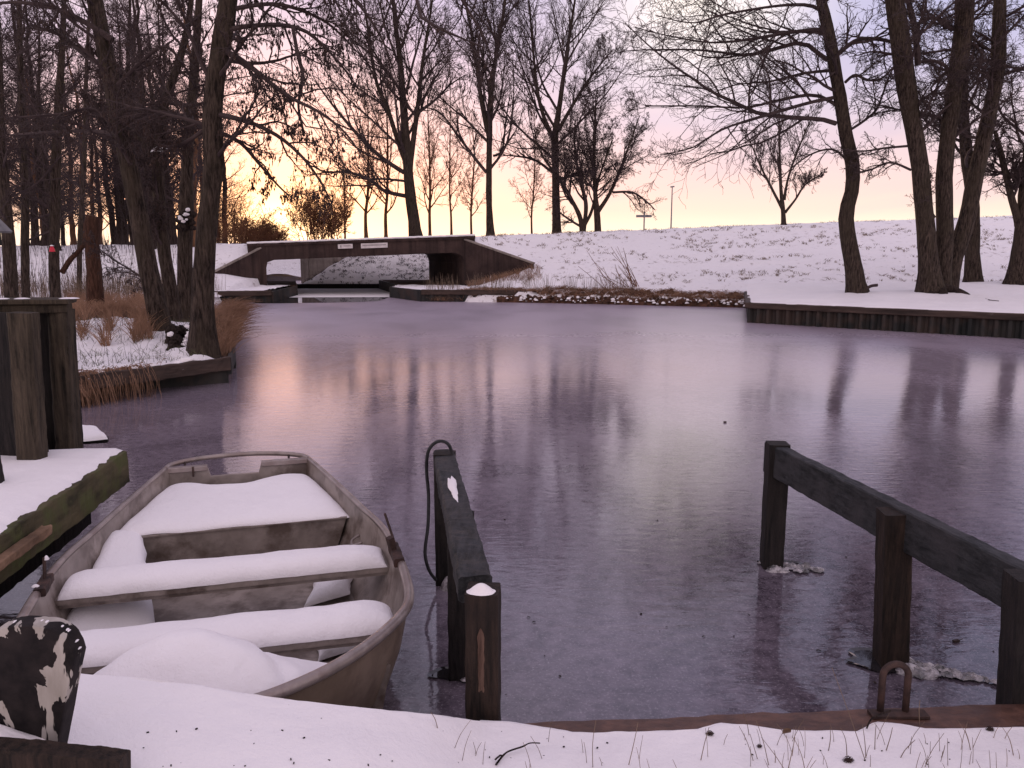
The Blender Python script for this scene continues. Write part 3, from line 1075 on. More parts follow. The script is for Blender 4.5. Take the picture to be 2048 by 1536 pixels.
mb.build('handrail', 'rail_wood_long', rr2)

# black cable over the far end of the left rail
cp = [(872, 1160, 4.55), (858, 1140, 4.5), (850, 1105, 4.5), (856, 1050, 4.55), (857, 990, 4.6), (853, 940, 4.62), (856, 905, 4.62), (867, 888, 4.62), (882, 882, 4.62), (896, 888, 4.6), (904, 905, 4.6), (907, 925, 4.58)]
cpts = [at(*c) for c in cp]


def smooth_path(pts, n=6):
    pts = [Vector(p) for p in pts]
    outp = []
    for i in range(len(pts) - 1):
        p0 = pts[max(i - 1, 0)]; p1 = pts[i]; p2 = pts[i + 1]; p3 = pts[min(i + 2, len(pts) - 1)]
        for k in range(n):
            t_ = k / n
            outp.append(0.5 * ((2 * p1) + (p2 - p0) * t_ + (2 * p0 - 5 * p1 + 4 * p2 - p3) * t_ * t_ + (3 * p1 - p0 - 3 * p2 + p3) * t_ ** 3))
    outp.append(pts[-1])
    return outp


mb = MB(); mb.tube(smooth_path(cpts), .010, 8)
tag(mb.build('cable', 'rope', smooth=True), 'black cable looped over the far end of the rail beside the boat', 'cable')

# ice broken round the posts
def ice_patch(x, y, rx, ry, label, seed, chunks, ang=0.0, clen=.4, hole=(0, 0)):
    e = empty('broken_ice', (x, y, 0), label, 'broken ice', 'broken ice round the posts')
    r_ = random.Random(seed)
    m1 = MB()
    def fn(a, c):
        th = a * 2 * math.pi
        k = c * (1 + .22 * math.sin(2 * th + seed) + .12 * math.sin(5 * th + seed * 2))
        return Vector((x + hole[0] + rx * k * math.cos(th), y + hole[1] + ry * k * math.sin(th), .004 + 0.006 * c * (1 if c > .9 else 0)))
    m1.grid(fn, 30, 6)
    m1.build('meltwater', 'open_water', e)
    m3 = MB()
    for k in range(chunks):
        f = (k + .5) / chunks
        px = x + math.cos(ang) * clen * f + r_.uniform(-.05, .05) * (1.3 - f)
        py = y - .02 + math.sin(ang) * clen * f + r_.uniform(-.06, .06) * (1.3 - f)
        s_ = r_.uniform(.012, .045) * (1.2 - .6 * f)
        vs = []
        for q_ in range(8):
            a = q_ / 8 * 6.283
            rad = s_ * r_.uniform(.6, 1.25)
            vs.append((px + rad * math.cos(a) * 1.2, py + rad * math.sin(a), .006 + r_.uniform(0, .01)))
        vs2 = [(v[0] * .35 + px * .65 + r_.uniform(-.005, .005), v[1] * .35 + py * .65, .012 + s_ * r_.uniform(.15, .6)) for v in vs]
        m3.add(vs + vs2, [(i, (i + 1) % 8, 8 + (i + 1) % 8, 8 + i) for i in range(8)] + [tuple(range(8, 16))], 0 if r_.random() < .5 else 1)
    m3.build('ice_chunks', ['ice_chunk', 'wet_ice_edge'], e, smooth=False)
    return e
ice_patch(A0.x, A0.y, .13, .09, 'broken ice and snow around the foot of the far right rail post', 3, 44, -.25, .30, (.08, .02))
ice_patch(B0.x, B0.y, .20, .10, 'broken ice and slush around the foot of the middle right rail post', 5, 60, -.42, .42, (-.05, .02))
ice_patch(pm.x, pm.y, .10, .07, 'small dark melt hole at the foot of the middle left rail post', 8, 6, 0, .08, (-.04, 0))
ice_patch(pf.x, pf.y, .07, .05, 'thin slush at the foot of the far left rail post', 9, 5, 0, .08, (.02, -.02))
mb = MB()
heap(B0.x + .03, B0.y - .09, .0, .065, .045, .045, mb, 2); heap(B0.x + .10, B0.y - .13, .0, .05, .03, .02, mb, 5)
tag(mb.build('ice_lump', 'ice_chunk', smooth=True), 'pale lump of frozen slush against the middle right rail post', 'ice lump')
mb = MB()
heap(A0.x - .01, A0.y - .08, .0, .05, .03, .025, mb, 2); heap(A0.x + .05, A0.y - .09, .0, .04, .022, .02, mb, 5)
tag(mb.build('ice_lump', 'ice_chunk', smooth=True), 'small lump of slush at the foot of the farthest right rail post', 'ice lump')
mb = MB()
heap(pf.x + .02, pf.y - .09, .0, .05, .04, .08, mb, 6)
tag(mb.build('ice_lump', 'ice_chunk', smooth=True), 'lump of slush at the foot of the farthest left rail post', 'ice lump')

# U shaped iron on the timber kerb
us = empty('iron_bracket', on(1785, 1425, .30), 'rusty upright U shaped iron bracket on the timber edge at the right', 'iron bracket')
b_ = Vector(us.location)
hw = .047; rt = .012
top_z = at(1785, 1322, b_.y).z - rt
pts = [(b_.x - hw, b_.y, .28), (b_.x - hw, b_.y, top_z - hw)] + [(b_.x - hw * math.cos(a), b_.y, top_z - hw + hw * math.sin(a)) for a in [math.pi * k / 12 for k in range(1, 12)]] + [(b_.x + hw, b_.y, top_z - hw), (b_.x + hw, b_.y, .28)]
mb = MB(); mb.tube(pts, .0125, 10); mb.build('loop', 'rust', us, smooth=True)
mb = MB(); mb.beam((b_.x - .09, b_.y - .015, .302), (b_.x + .12, b_.y - .015, .302), .05, .012, 10, .002); mb.build('base_plate', 'rust', us)

# ------------------------------------------------------------------ jetty at the left
JZ = 0.70
jc = on(245, 899, JZ)            # far right corner
jn = on(0, 1062, JZ)             # where the edge leaves the picture
je = (jn - jc).normalized()
jn2 = jn + je * 1.3
perp = Vector((je.y, -je.x, 0))
if perp.x > 0: perp = -perp
jt = empty('jetty', (-2.9, 4.5, 0), 'mossy timber jetty under a thick layer of snow, left of the boat', 'jetty')
mb = MB()
mb.beam(jc + Vector((0, 0, -.115)) - je * .0, jn2 + Vector((0, 0, -.115)), .06, .215, 90, .008, chamfer=.08, seed=1, endj=.012)
mb.build('side_board', 'mossy_wood', jt)
mb = MB()
mb.beam(jc + perp * .05 + Vector((0, 0, -.115)) - je * .03, jc + perp * 2.6 + je * -.35 + Vector((0, 0, -.115)), .05, .20, 40, .008, seed=2)
mb.build('end_board', 'mossy_wood', jt)
mb = MB()
mb.beam(jc + perp * .22 + je * .1 + Vector((0, 0, -.34)), jn2 + perp * .22 + Vector((0, 0, -.34)), .05, .26, 60, .01, seed=3)
mb.build('shade_board', 'tarred_wood', jt)  # black backing added to stand in for the dark void under the deck
for k in range(4):
    mb = MB()
    p = jc + je * (.15 + k * .75) + perp * .12
    mb.beam((p.x, p.y, -.3), (p.x, p.y, .48), .13, .13, 14, .01, seed=k)
    mb.build('pile', 'tarred_wood', jt)
mb = MB()
c0 = on(75, 1034, JZ - .03); c1 = on(0, 1085, JZ - .04)
mb.beam(c0 + Vector((.05, -.02, -.06)), c1 + (c1 - c0) * .6 + Vector((.05, -.02, -.06)), .05, .045, 20, .006, seed=6, endj=.02)
mb.build('broken_plank', 'brown_wood', jt)
mb = MB()


def jsnow(a, c):
    # a along the edge, c inwards
    p = (jc + je * (-.02)).lerp(jn2, a) + perp * (2.8 * c)
    e = min(1.0, c * 2.8 / .09, a * 30)
    rag = .012 * fbm(a * 40, 3, 1) * (1 - min(1, c * 12))
    z = JZ - .012 + .035 * (1 - (1 - max(0, e)) ** 2) ** .5 + .02 * fbm(p.x * 1.5, p.y * 1.5, 3) * min(1, c * 8) + .07 * sm(.22, .6, c)
    return Vector((p.x, p.y, z)) + perp * rag * 1.5


mb.grid(jsnow, 120, 70)
# drifts against the fence posts
mb.build('deck_snow', 'snow', jt, smooth=True)
mb = MB()
s0 = on(158, 880, .62); 
mb.pillow(on(150, 885, .60), on(218, 878, .60), on(190, 860, .60), on(150, 856, .60), .05, 20, 10, lump=.02, seed=3)
mb.build('plank_snow', 'snow', jt, smooth=True)
mb = MB(); mb.beam(on(140, 884, .58), on(216, 879, .58), .06, .04, 12, .006); mb.build('outer_plank', 'tarred_wood', jt)

# fence on the jetty
fe = empty('plank_fence', (-3.0, 4.9, .7), 'old dark board fence with heavy posts on the jetty at the left', 'fence')
F1b = on(62, 925, JZ); F2b = on(134, 893, JZ)
def fence_post(u_top, v_top, base, w_, dep, seed, dx=0):
    t_ = at(u_top, v_top, base.y)
    m_ = MB(); m_.beam((base.x, base.y, JZ - .3), (t_.x, base.y, t_.z), w_, dep, 40, .005, chamfer=.14, up=(0, 1, 0), seed=seed)
    return m_.build('post', 'old_wood', fe)
fence_post(46, 625, F1b, .145, .12, 1)
fence_post(122, 618, F2b, .125, .14, 2)
mb = MB()
p = at(14, 800, 4.95)
mb.beam((p.x, 4.95, JZ - .1), (at(8, 640, 4.95).x, 4.95, 1.62), .17, .03, 24, .004, up=(0, 1, 0), seed=3)
mb.beam((p.x - .17, 4.97, JZ - .1), (p.x - .2, 4.97, 1.62), .155, .03, 24, .004, up=(0, 1, 0), seed=4)
mb.beam((p.x + .145, 5.0, JZ - .1), (p.x + .125, 5.0, 1.62), .10, .03, 24, .004, up=(0, 1, 0), seed=14)
mb.build('board', 'tarred_wood', fe)
mb = MB()
p = at(96, 800, 5.3)
mb.beam((p.x, 5.32, JZ - .1), (at(92, 640, 5.3).x, 5.3, 1.62), .17, .03, 24, .004, up=(0, 1, 0), seed=5)
p = at(150, 800, 5.45)
mb.beam((p.x - .03, 5.47, JZ - .1), (at(133, 640, 5.4).x - .03, 5.47, 1.58), .05, .10, 24, .004, up=(0, 1, 0), seed=6)
mb.build('board', 'tarred_wood', fe)
mb = MB()
k0 = at(-260, 604, 4.95); k1 = at(146, 601, 5.3)
mb.beam(k0, k1, .30, .030, 60, .004, seed=7, endj=.01)
mb.build('cap_rail', 'old_wood', fe)
mb = MB()
mb.beam(k0 + Vector((0, -.03, -.05)), k1 + Vector((-.01, -.03, -.045)), .20, .055, 60, .008, seed=8, endj=.01)
mb.build('lower_rail', 'old_wood', fe)
mb = MB()
mb.beam(on(-60, 905, JZ + .05), on(115, 862, JZ + .05), .05, .10, 30, .008, seed=9)
mb.build('foot_rail', 'old_wood', fe)
mb = MB()
for k in range(40):
    f = k / 39
    if fbm(k * .35, 2, 3) > .12:
        c_ = k0.lerp(k1, f)
        heap(c_.x, c_.y - .02, c_.z + .014, .05, .06, .008, mb, k, 8, 3)
tag(mb.build('snow_dusting', 'snow', fe, smooth=True), kind='stuff')
# thin leaning post in front at the very left
mb = MB(); a_ = on(6, 972, JZ); mb.beam((a_.x - .02, a_.y, JZ - .05), at(-18, 880, a_.y), .05, .05, 12, .003)
tag(mb.build('leaning_stake', 'tarred_wood'), 'thin black leaning stake in the jetty snow at the left edge', 'stake')
# birdhouse at the left edge
bh = empty('bird_house', at(-32, 462, 5.2), 'small dark bird house with a grey pitched roof at the very left edge', 'bird house')
p = Vector(bh.location)
mb = MB(); mb.box((p.x, p.y, p.z - .02), (.13, .13, .14)); mb.build('box', 'tarred_wood', bh)
mb = MB()
mb.beam(p + Vector((-.02, -.12, .13)), p + Vector((-.02, .12, .13)), .02, .02, 4, .001)
mb.prism([p + Vector((-.02, -.11, .145)), p + Vector((.115, -.11, .0)), p + Vector((.105, -.11, -.012)), p + Vector((-.03, -.11, .13))], (0, .22, 0))
mb.prism([p + Vector((-.02, -.11, .145)), p + Vector((-.155, -.11, .0)), p + Vector((-.145, -.11, -.012)), p + Vector((-.01, -.11, .13))], (0, .22, 0))
mb.build('roof', 'roof_grey', bh)
mb = MB(); mb.beam(p + Vector((-.05, .05, -.09)), Vector((p.x - .05, p.y + .05, JZ - .1)), .05, .05, 12, .003); mb.build('pole', 'tarred_wood', bh)

# ------------------------------------------------------------------ mooring board and beam in the lower left corner
bt_ = empty('mooring_board', (-1.3, 1.9, .75), 'round-topped thick black mooring board with peeling flakes in the lower left corner', 'mooring board')
YBB = 1.90
R0 = at(163, 1330, YBB); TOP = at(62, 1240, YBB); BR = at(128, 1482, YBB)
L0x = TOP.x - (R0.x - TOP.x)
outline = []
hw_ = (R0.x - L0x) / 2 ; cx_ = (R0.x + L0x) / 2
zc_ = TOP.z - hw_ * .78
lean = (R0.x - BR.x) / (zc_ - BR.z)
zb = .45
outline.append((cx_ + hw_ - lean * (zc_ - zb), zb))
for k in range(0, 10):
    f = k / 10; z = zb + (zc_ - zb) * f
    outline.append((cx_ + hw_ - lean * (zc_ - z), z))
for k in range(0, 25):
    a = math.pi * k / 24
    ca, sa = math.cos(a), math.sin(a)
    outline.append((cx_ + hw_ * (abs(ca) ** .85) * (1 if ca > 0 else -1), zc_ + hw_ * .78 * sa ** .85 if sa > 0 else zc_))
for k in range(1, 11):
    z = zc_ - (zc_ - zb) * k / 10
    outline.append((cx_ - hw_ - lean * (zc_ - z) * .5, z))
o2 = []
for i, (x, z) in enumerate(outline):
    nn = .0022 * fbm(x * 40, z * 40, 1)
    o2.append((x + nn, z + nn))
mb = MB()
n = len(o2)
rings = []
for (dy, sc) in ((-.030, .975), (-.026, .99), (-.018, 1.0), (.022, 1.0), (.03, .98)):
    for (x, z) in o2:
        rings.append((cx_ + (x - cx_) * sc + .1 * 0, YBB + dy, zc_ + (z - zc_) * sc + .002 * fbm(x * 60, z * 60, dy * 90)))
fs = []
for r in range(4):
    for i in range(n):
        j = (i + 1) % n
        fs.append((r * n + i, r * n + j, (r + 1) * n + j, (r + 1) * n + i))
fs.append(tuple(range(n))[::-1]); fs.append(tuple(4 * n + i for i in range(n)))
mb.add(rings, fs)
mb.build('board', 'peeling_tar', bt_)
mb = MB()
for k in range(60):
    a = math.pi * (k + .5) / 60
    if fbm(k * .9, 1, 7) > .22:
        x = cx_ + hw_ * (abs(math.cos(a)) ** .85) * (1 if math.cos(a) > 0 else -1); z = zc_ + hw_ * .78 * math.sin(a) ** .85
        heap(x, YBB + .0 + .01 * fbm(k, 3, 1), z - .001, .004, .009, .003, mb, k, 7, 2)
tag(mb.build('snow_crumbs', 'snow', bt_, smooth=True), kind='stuff')
# heavy beam in front
q0 = at(-160, 1466, 1.80); q1 = at(262, 1503, 1.80)
mb = MB(); mb.beam(q0 + Vector((0, -.02, -.06)), q1 + Vector((-.01, -.02, -.06)), .06, .13, 70, .004, chamfer=.10, seed=21, endj=.004)
bb_ = mb.build('corner_beam', ['post_wood'])
tag(bb_, 'dark wet timber beam lying across the lower left corner in front of the mooring board', 'beam')
mb = MB()
a_ = at(-60, 1475, 1.85); b_ = at(82, 1480, 1.85)
def sfn(a, c):
    X = a_.x + (b_.x - a_.x) * a
    hz = (.085 * (1 - sm(.1, 1.0, a)) ** 1.0 + .006) * max(0, math.sin(min(1, c) * math.pi / 2 + 0)) if False else (.075 * (1 - a ** 1.6)) * (1 - (2 * c - 1) ** 2) ** .5
    return Vector((X, 1.79 + .09 * c, a_.z + (b_.z - a_.z) * a - .015 + hz + .006 * fbm(X * 12, c * 3, 2)))
mb.grid(sfn, 30, 12)
tag(mb.build('snow_heap', 'snow', smooth=True), 'small snow heap on the beam against the mooring board, lower left', 'snow heap')

# ------------------------------------------------------------------ the boat
YAW = math.radians(17.0)
OB = Vector((-1.40, 3.78, 0))
ax = Vector((-math.sin(YAW), math.cos(YAW), 0))       # towards the transom
rx_ = Vector((math.cos(YAW), math.sin(YAW), 0))       # towards the right
def bl(w_, s_, z):
    return OB + ax * s_ + rx_ * w_ + Vector((0, 0, z))
GZ = 0.47
bo = empty('rowing_boat', OB, 'grey brown metal rowing boat filled with snow, moored at the near bank', 'boat')
HW = [(-1.40, 0.0), (-1.385, .10), (-1.34, .22), (-1.24, .38), (-1.10, .53), (-.9, .68), (-.72, .765), (-.45, .80), (0, .81), (.35, .785), (.7, .715), (1.05, .64), (1.4, .56), (1.78, .47)]
HWs = [(a, b) for a, b in HW]
def hw_at(s_):
    # smooth sampling of the table
    return interp(s_, HWs)
def gz_at(s_):
    return GZ + .05 * sm(-.6, -1.4, s_) * 0 + 0.03 * max(0, (-s_ - .6)) + .04 * max(0, s_ - .6)
# outline parameterised by arc from right transom round the bow to left transom
def outline_pts(n=120):
    P = []
    for k in range(n + 1):
        th = math.pi * k / n          # 0 = right transom corner, pi = left
        P.append(th)
    return P
S_T = 1.78
prof = []
half = [(S_T, .47)] + [(s_, w_) for s_, w_ in reversed(HWs) if s_ < S_T]
def catmull2(pts, n):
    v = smooth_path([Vector((a, b, 0)) for a, b in pts], n)
    return [(p.x, max(0, p.y)) for p in v]
halfS = catmull2(half, 5)
ring = [(s_, w_) for s_, w_ in halfS] + [(s_, -w_) for s_, w_ in reversed(halfS[:-1])]
levels = [(1.0, 1.0, 0.0), (.985, .80, 0), (.955, .55, 0), (.90, .28, 0), (.80, .06, 0), (.66, -.10, 0), (.30, -.20, 0), (.0, -.22, 0)]
def hull_pt(s_, w_, lv, inset=0.0):
    kw, kz, _ = lv
    z = gz_at(s_) * kz if kz > 0 else kz * .7
    # the bow rakes in towards the keel
    sb = s_
    if s_ < 0:
        sb = s_ * (1 - (1 - kw) * .42)
    ww = w_ * kw
    if inset:
        ln = math.hypot(ww, 0.0001)
        ww = math.copysign(max(0, abs(ww) - inset), ww)
        if s_ < -.8: sb += inset * .8
    return bl(ww, sb, z)
mb = MB()
nr = len(ring)
vs = []
for lv in levels:
    for (s_, w_) in ring:
        vs.append(hull_pt(s_, w_, lv))
fs = []
for r in range(len(levels) - 1):
    for i in range(nr - 1):
        fs.append((r * nr + i, r * nr + i + 1, (r + 1) * nr + i + 1, (r + 1) * nr + i))
mb.add(vs, fs, 0)
# inner skin down to the floor
lv_in = [(1.0, 1.0, 0), (.985, .80, 0), (.95, .55, 0), (.88, .33, 0), (.80, .235, 0)]
vs = []
for lv in lv_in:
    for (s_, w_) in ring:
        p = hull_pt(s_, w_, lv, .014)
        if lv[1] == .235: p.z = .09
        vs.append(p)
fs = []
for r in range(len(lv_in) - 1):
    for i in range(nr - 1):
        fs.append((r * nr + i, (r + 1) * nr + i, (r + 1) * nr + i + 1, r * nr + i + 1))
base = (len(lv_in) - 1) * nr
for i in range((nr - 1) // 2):
    a = base + i; b = base + i + 1; c = base + nr - 2 - i; d = base + nr - 1 - i
    if b < c: fs.append((a, b, c, d))
    elif b == c: fs.append((a, b, d))
mb.add(vs, fs, 1)
mb.build('hull', ['hull_outer', 'aluminium'], bo, smooth=True, autos=50)
# gunwale
gp = [bl(w_ * 1.006, s_, gz_at(s_) + .004) for s_, w_ in ring]
mb = MB(); mb.tube(gp, [.017 + .006 * sm(.4, -.6, s_) for s_, w_ in ring], 12)
mb.build('gunwale', 'aluminium_tube', bo, smooth=True)
# transom with notch
mb = MB()
zt = gz_at(S_T)
tp_ = [(-.47, zt - .005), (-.47 * .8, -.1), (.47 * .8, -.1), (.47, zt - .005), (.15, zt - .005), (.13, zt - .075), (-.19, zt - .075), (-.21, zt - .005)]
mb.prism([bl(w_, S_T - .01, z) for w_, z in tp_], ax * .03)
mb.build('transom', 'aluminium', bo)
mb = MB()
for (w0, w1, z_) in ((-.47, -.21, zt - .01), (.15, .47, zt - .01)):
    mb = MB(); mb.beam(bl(w0, S_T, z_), bl(w1, S_T, z_), .055, .035, 10, .001, seed=3)
    mb.build('transom_cap', 'aluminium_tube', bo)
# curved tube behind the transom
tp2_ = [bl(-.475, S_T - .01, zt + .005), bl(-.44, S_T + .07, zt + .012), bl(-.30, S_T + .14, zt + .02), bl(-.10, S_T + .18, zt + .022), bl(.10, S_T + .18, zt + .022), bl(.30, S_T + .13, zt + .018), bl(.43, S_T + .06, zt + .012), bl(.475, S_T - .01, zt + .005)]
mb = MB(); mb.tube(smooth_path(tp2_, 6), .017, 10)
mb.build('stern_rail', 'aluminium_tube', bo, smooth=True)
mb = MB()
for w_, s_ in ((-.36, .10), (.34, .10)):
    mb = MB(); mb.tube([bl(w_, S_T + .01, zt - .02), bl(w_, S_T + s_, zt + .012)], .008, 6)
    mb.build('rail_bolt', 'rust', bo)
mb = MB(); mb.tube([bl(-.30, S_T - .03, zt + .01), bl(-.30, S_T - .035, zt - .06)], .007, 6)
mb.build('clamp', 'rust', bo)
# stern seat: box with sloping front
SZ = .375
mb = MB()
s_f = .83
wf = hw_at(s_f) * .975 - .02; wb = hw_at(1.74) - .03
top = [bl(-wf, s_f, SZ), bl(wf, s_f, SZ), bl(wb, 1.74, SZ), bl(-wb, 1.74, SZ)]
bot = [bl(-wf * .86, s_f + .02, .09), bl(wf * .86, s_f + .02, .09), bl(wb * .85, 1.74, .09), bl(-wb * .85, 1.74, .09)]
mb.add(top + bot, [(0, 1, 2, 3), (4, 5, 1, 0), (5, 6, 2, 1), (7, 4, 0, 3)])
mb.tube([bl(-wf, s_f - .004, SZ - .004), bl(wf, s_f - .004, SZ - .004)], .010, 6)
ss = mb.build('stern_seat', 'aluminium', bo)
mb = MB()
def seat_snow(a, c):
    aa = 0.5 - 0.5 * math.cos(a * math.pi); cc = 0.5 - 0.5 * math.cos(c * math.pi)
    s_ = s_f - .012 + (1.745 - s_f) * cc
    ww = hw_at(s_) * .985 - .012
    w_ = -ww + 2 * ww * aa
    y = max(0, 1 - (abs(2 * cc - 1)) ** 5) ** .5 if cc < .5 else max(0, 1 - (abs(2 * cc - 1)) ** 7) ** .5
    x = max(0, 1 - abs(2 * aa - 1) ** 9) ** .5
    dip = .055 * math.exp(-((w_ + .05) / .20) ** 2) * sm(.72, .98, cc)
    h = (.060 + .035 * cc) * x * y + .008 * fbm(w_ * 3, s_ * 3, 1)
    if cc > .5: h = max(h, .05 * x * 1.0)
    bx = -.10 * math.exp(-((w_ + .05) / .22) ** 2) * sm(.6, 1, cc)
    return bl(w_, s_ + bx, SZ + .002 + h - dip)
mb.grid(seat_snow, 60, 40)
mb.build('snow_cover', 'snow', ss.parent, smooth=True)
# thwarts
def thwart(s0, s1, z, kin, label, tilt=0.0):
    m_ = MB()
    w0 = hw_at(s0) * kin; 
    def q(w_, s_, zz): return bl(w_, s_ + tilt * w_, zz)
    top_ = [q(-w0, s0, z), q(w0, s0, z), q(w0, s1, z), q(-w0, s1, z)]
    m_.add(top_ + [v - Vector((0, 0, .028)) for v in top_], [(0, 1, 2, 3), (7, 6, 5, 4), (4, 5, 1, 0), (5, 6, 2, 1), (6, 7, 3, 2), (7, 4, 0, 3)])
    m_.add([v - Vector((0, 0, .028)) + ax * .015 for v in top_[:2]] + [v - Vector((0, 0, .05)) + ax * .015 for v in top_[:2]], [(0, 1, 3, 2)])
    th = m_.build('thwart', 'brown_wood' if False else 'aluminium', bo)
    m2 = MB()
    m2.pillow(q(-w0 + .01, s0 - .006, z + .001), q(w0 - .01, s0 - .006, z + .001), q(w0 - .01, s1 + .01, z + .001), q(-w0 + .01, s1 + .01, z + .001), .078, 80, 20, p=2.4, lump=.010, seed=label, endp=14)
    sn = m2.build('snow_cover', 'snow', None, smooth=True, loc=OB)
    sn.parent = th
    sn.location = (0, 0, 0)
    return th
thwart(-.02, .22, .375, .965, 1.0, -.03)
thwart(-.74, -.50, .375, .955, 2.0, -.05)
# snow lying on the floor and against the sides
mb = MB()
def fs_(pts, h, seed):
    m_ = MB(); m_.pillow(*[bl(*p) for p in pts], h, 30, 16, p=3, lump=.02, seed=seed, endp=4)
    m_.build('floor_snow', 'snow', bo, smooth=True)
fs_([(-.76, -.05, .22), (-.34, -.05, .10), (-.52, .90, .375), (-.69, .92, .375)], .075, 1)     # ramp from stern seat to the floor, left
fs_([(-.72, -.50, .10), (-.30, -.50, .095), (-.45, .0, .095), (-.76, .0, .14)], .07, 2)
fs_([(.38, -.42, .10), (.62, -.36, .12), (.70, .02, .14), (.42, .0, .10)], .09, 3)
fs_([(.36, .20, .10), (.60, .25, .12), (.64, .55, .14), (.46, .6, .10)], .08, 4)
fs_([(-.80, -.72, .36), (-.74, -.78, .36), (-.72, -.40, .37), (-.78, -.40, .37)], .07, 7)
# foredeck with snow and a big mound
mb = MB()
vs = []
front = [(s_, w_) for s_, w_ in ring if s_ < -.92]
vs = [bl(w_ * .95, s_ * .985 + .0, .30) for s_, w_ in front]
mb.add(vs + [bl(front[0][1] * .95, -.90, .30), bl(-front[0][1] * .95, -.90, .30)], [tuple(range(len(vs))) [::-1]])
mb.add([bl(-.66, -.905, .30), bl(.66, -.905, .30), bl(.62, -.90, .09), bl(-.62, -.90, .09)], [(0, 1, 2, 3)])
mb.build('foredeck', 'aluminium', bo)
mb = MB()
def mound(a, c):
    s_ = -.895 - .485 * c
    w0 = hw_at(s_)
    k = 2 * a - 1
    w_ = k * w0 * (.955 if k > 0 else .955 + .11 * sm(0, .5, c) * abs(k))
    G = math.exp(-((w_ + .13) / .36) ** 2 - ((s_ + 1.13) / .27) ** 2)
    G2 = math.exp(-((w_ - .20) / .22) ** 2 - ((s_ + 1.22) / .16) ** 2)
    e = min(1, c * 9) * min(1.0, (1 - abs(k)) * 8 + .15)
    z = .30 + .055 * e ** .5 + .30 * G * min(1, .3 + c * 5) + .06 * G2 + .012 * fbm(w_ * 6, s_ * 6, 4)
    z -= .05 * math.exp(-((w_ - .18 + .4 * (s_ + 1.1)) / .03) ** 2) * .35
    return bl(w_, s_, z)
mb.grid(mound, 60, 40)
mb.build('snow_mound', 'snow', bo, smooth=True)
# rowlock with pin, handle
mb = MB()
pr = bl(.80, -.18, GZ)
mb.beam(pr + ax * -.10 + Vector((0, 0, .015)), pr + ax * .10 + Vector((0, 0, .03)), .05, .045, 10, .003, seed=2)
mb.beam(pr + ax * .02 + rx_ * -.01 + Vector((0, 0, .02)), pr + ax * .01 + rx_ * -.03 + Vector((0, 0, .11)), .035, .03, 6, .003)
mb.tube([pr + Vector((-.005, .02, .06)), pr + ax * .12 + rx_ * -.035 + Vector((0, 0, .20))], .007, 6)
mb.build('rowlock', 'rust', bo)
mb = MB()
pr = bl(-.80, -.05, GZ)
mb.beam(pr + ax * -.10 + Vector((0, 0, .01)), pr + ax * .06 + Vector((0, 0, .02)), .05, .04, 10, .003, seed=2)
mb.tube([pr + Vector((0, 0, .02)), pr + ax * .03 + Vector((0, 0, .13))], .008, 6)
o = mb.build('rowlock', 'rust', bo)
mb = MB(); heap(pr.x + .0, pr.y + .03, pr.z + .12, .012, .012, .02, mb, 1, 8, 3); heap(pr.x, pr.y - .07, pr.z + .03, .02, .012, .012, mb, 1, 8, 3)
mb.build('snow_crumb', 'snow', bo, smooth=True)
mb = MB()
mb.tube(smooth_path([bl(.70, .60, .33), bl(.655, .57, .315), bl(.65, .50, .31), bl(.70, .47, .33)], 5), .008, 6)
mb.build('handle', 'aluminium_tube', bo, smooth=True)

# ------------------------------------------------------------------ trees
def nrmz(v):
    return v / np.maximum(np.linalg.norm(v, axis=-1, keepdims=True), 1e-9)


def tubes_np(mb, P, R, sides, mat=0):
    """P (B,n,3), R (B,n) -> tubes"""
    B, n, _ = P.shape
    if B == 0: return
    T = np.gradient(P, axis=1)
    T = nrmz(T)
    ref = np.tile(np.array([0.31, 0.57, 0.76]), (B, n, 1))
    U = nrmz(np.cross(T, ref)); Vv = np.cross(T, U)
    ang = np.arange(sides) / sides * 2 * np.pi
    ring = P[:, :, None, :] + R[:, :, None, None] * (U[:, :, None, :] * np.cos(ang)[None, None, :, None] + Vv[:, :, None, :] * np.sin(ang)[None, None, :, None])
    verts = ring.reshape(-1, 3)
    b = np.arange(B)[:, None, None] * (n * sides)
    i = np.arange(n - 1)[None, :, None] * sides
    k = np.arange(sides)[None, None, :]
    k2 = (k + 1) % sides
    a = b + i + k; c = b + i + k2
    q_ = np.stack([a, c, c + sides, a + sides], -1).reshape(-1, 4)
    mb.addq(verts, q_, mat)


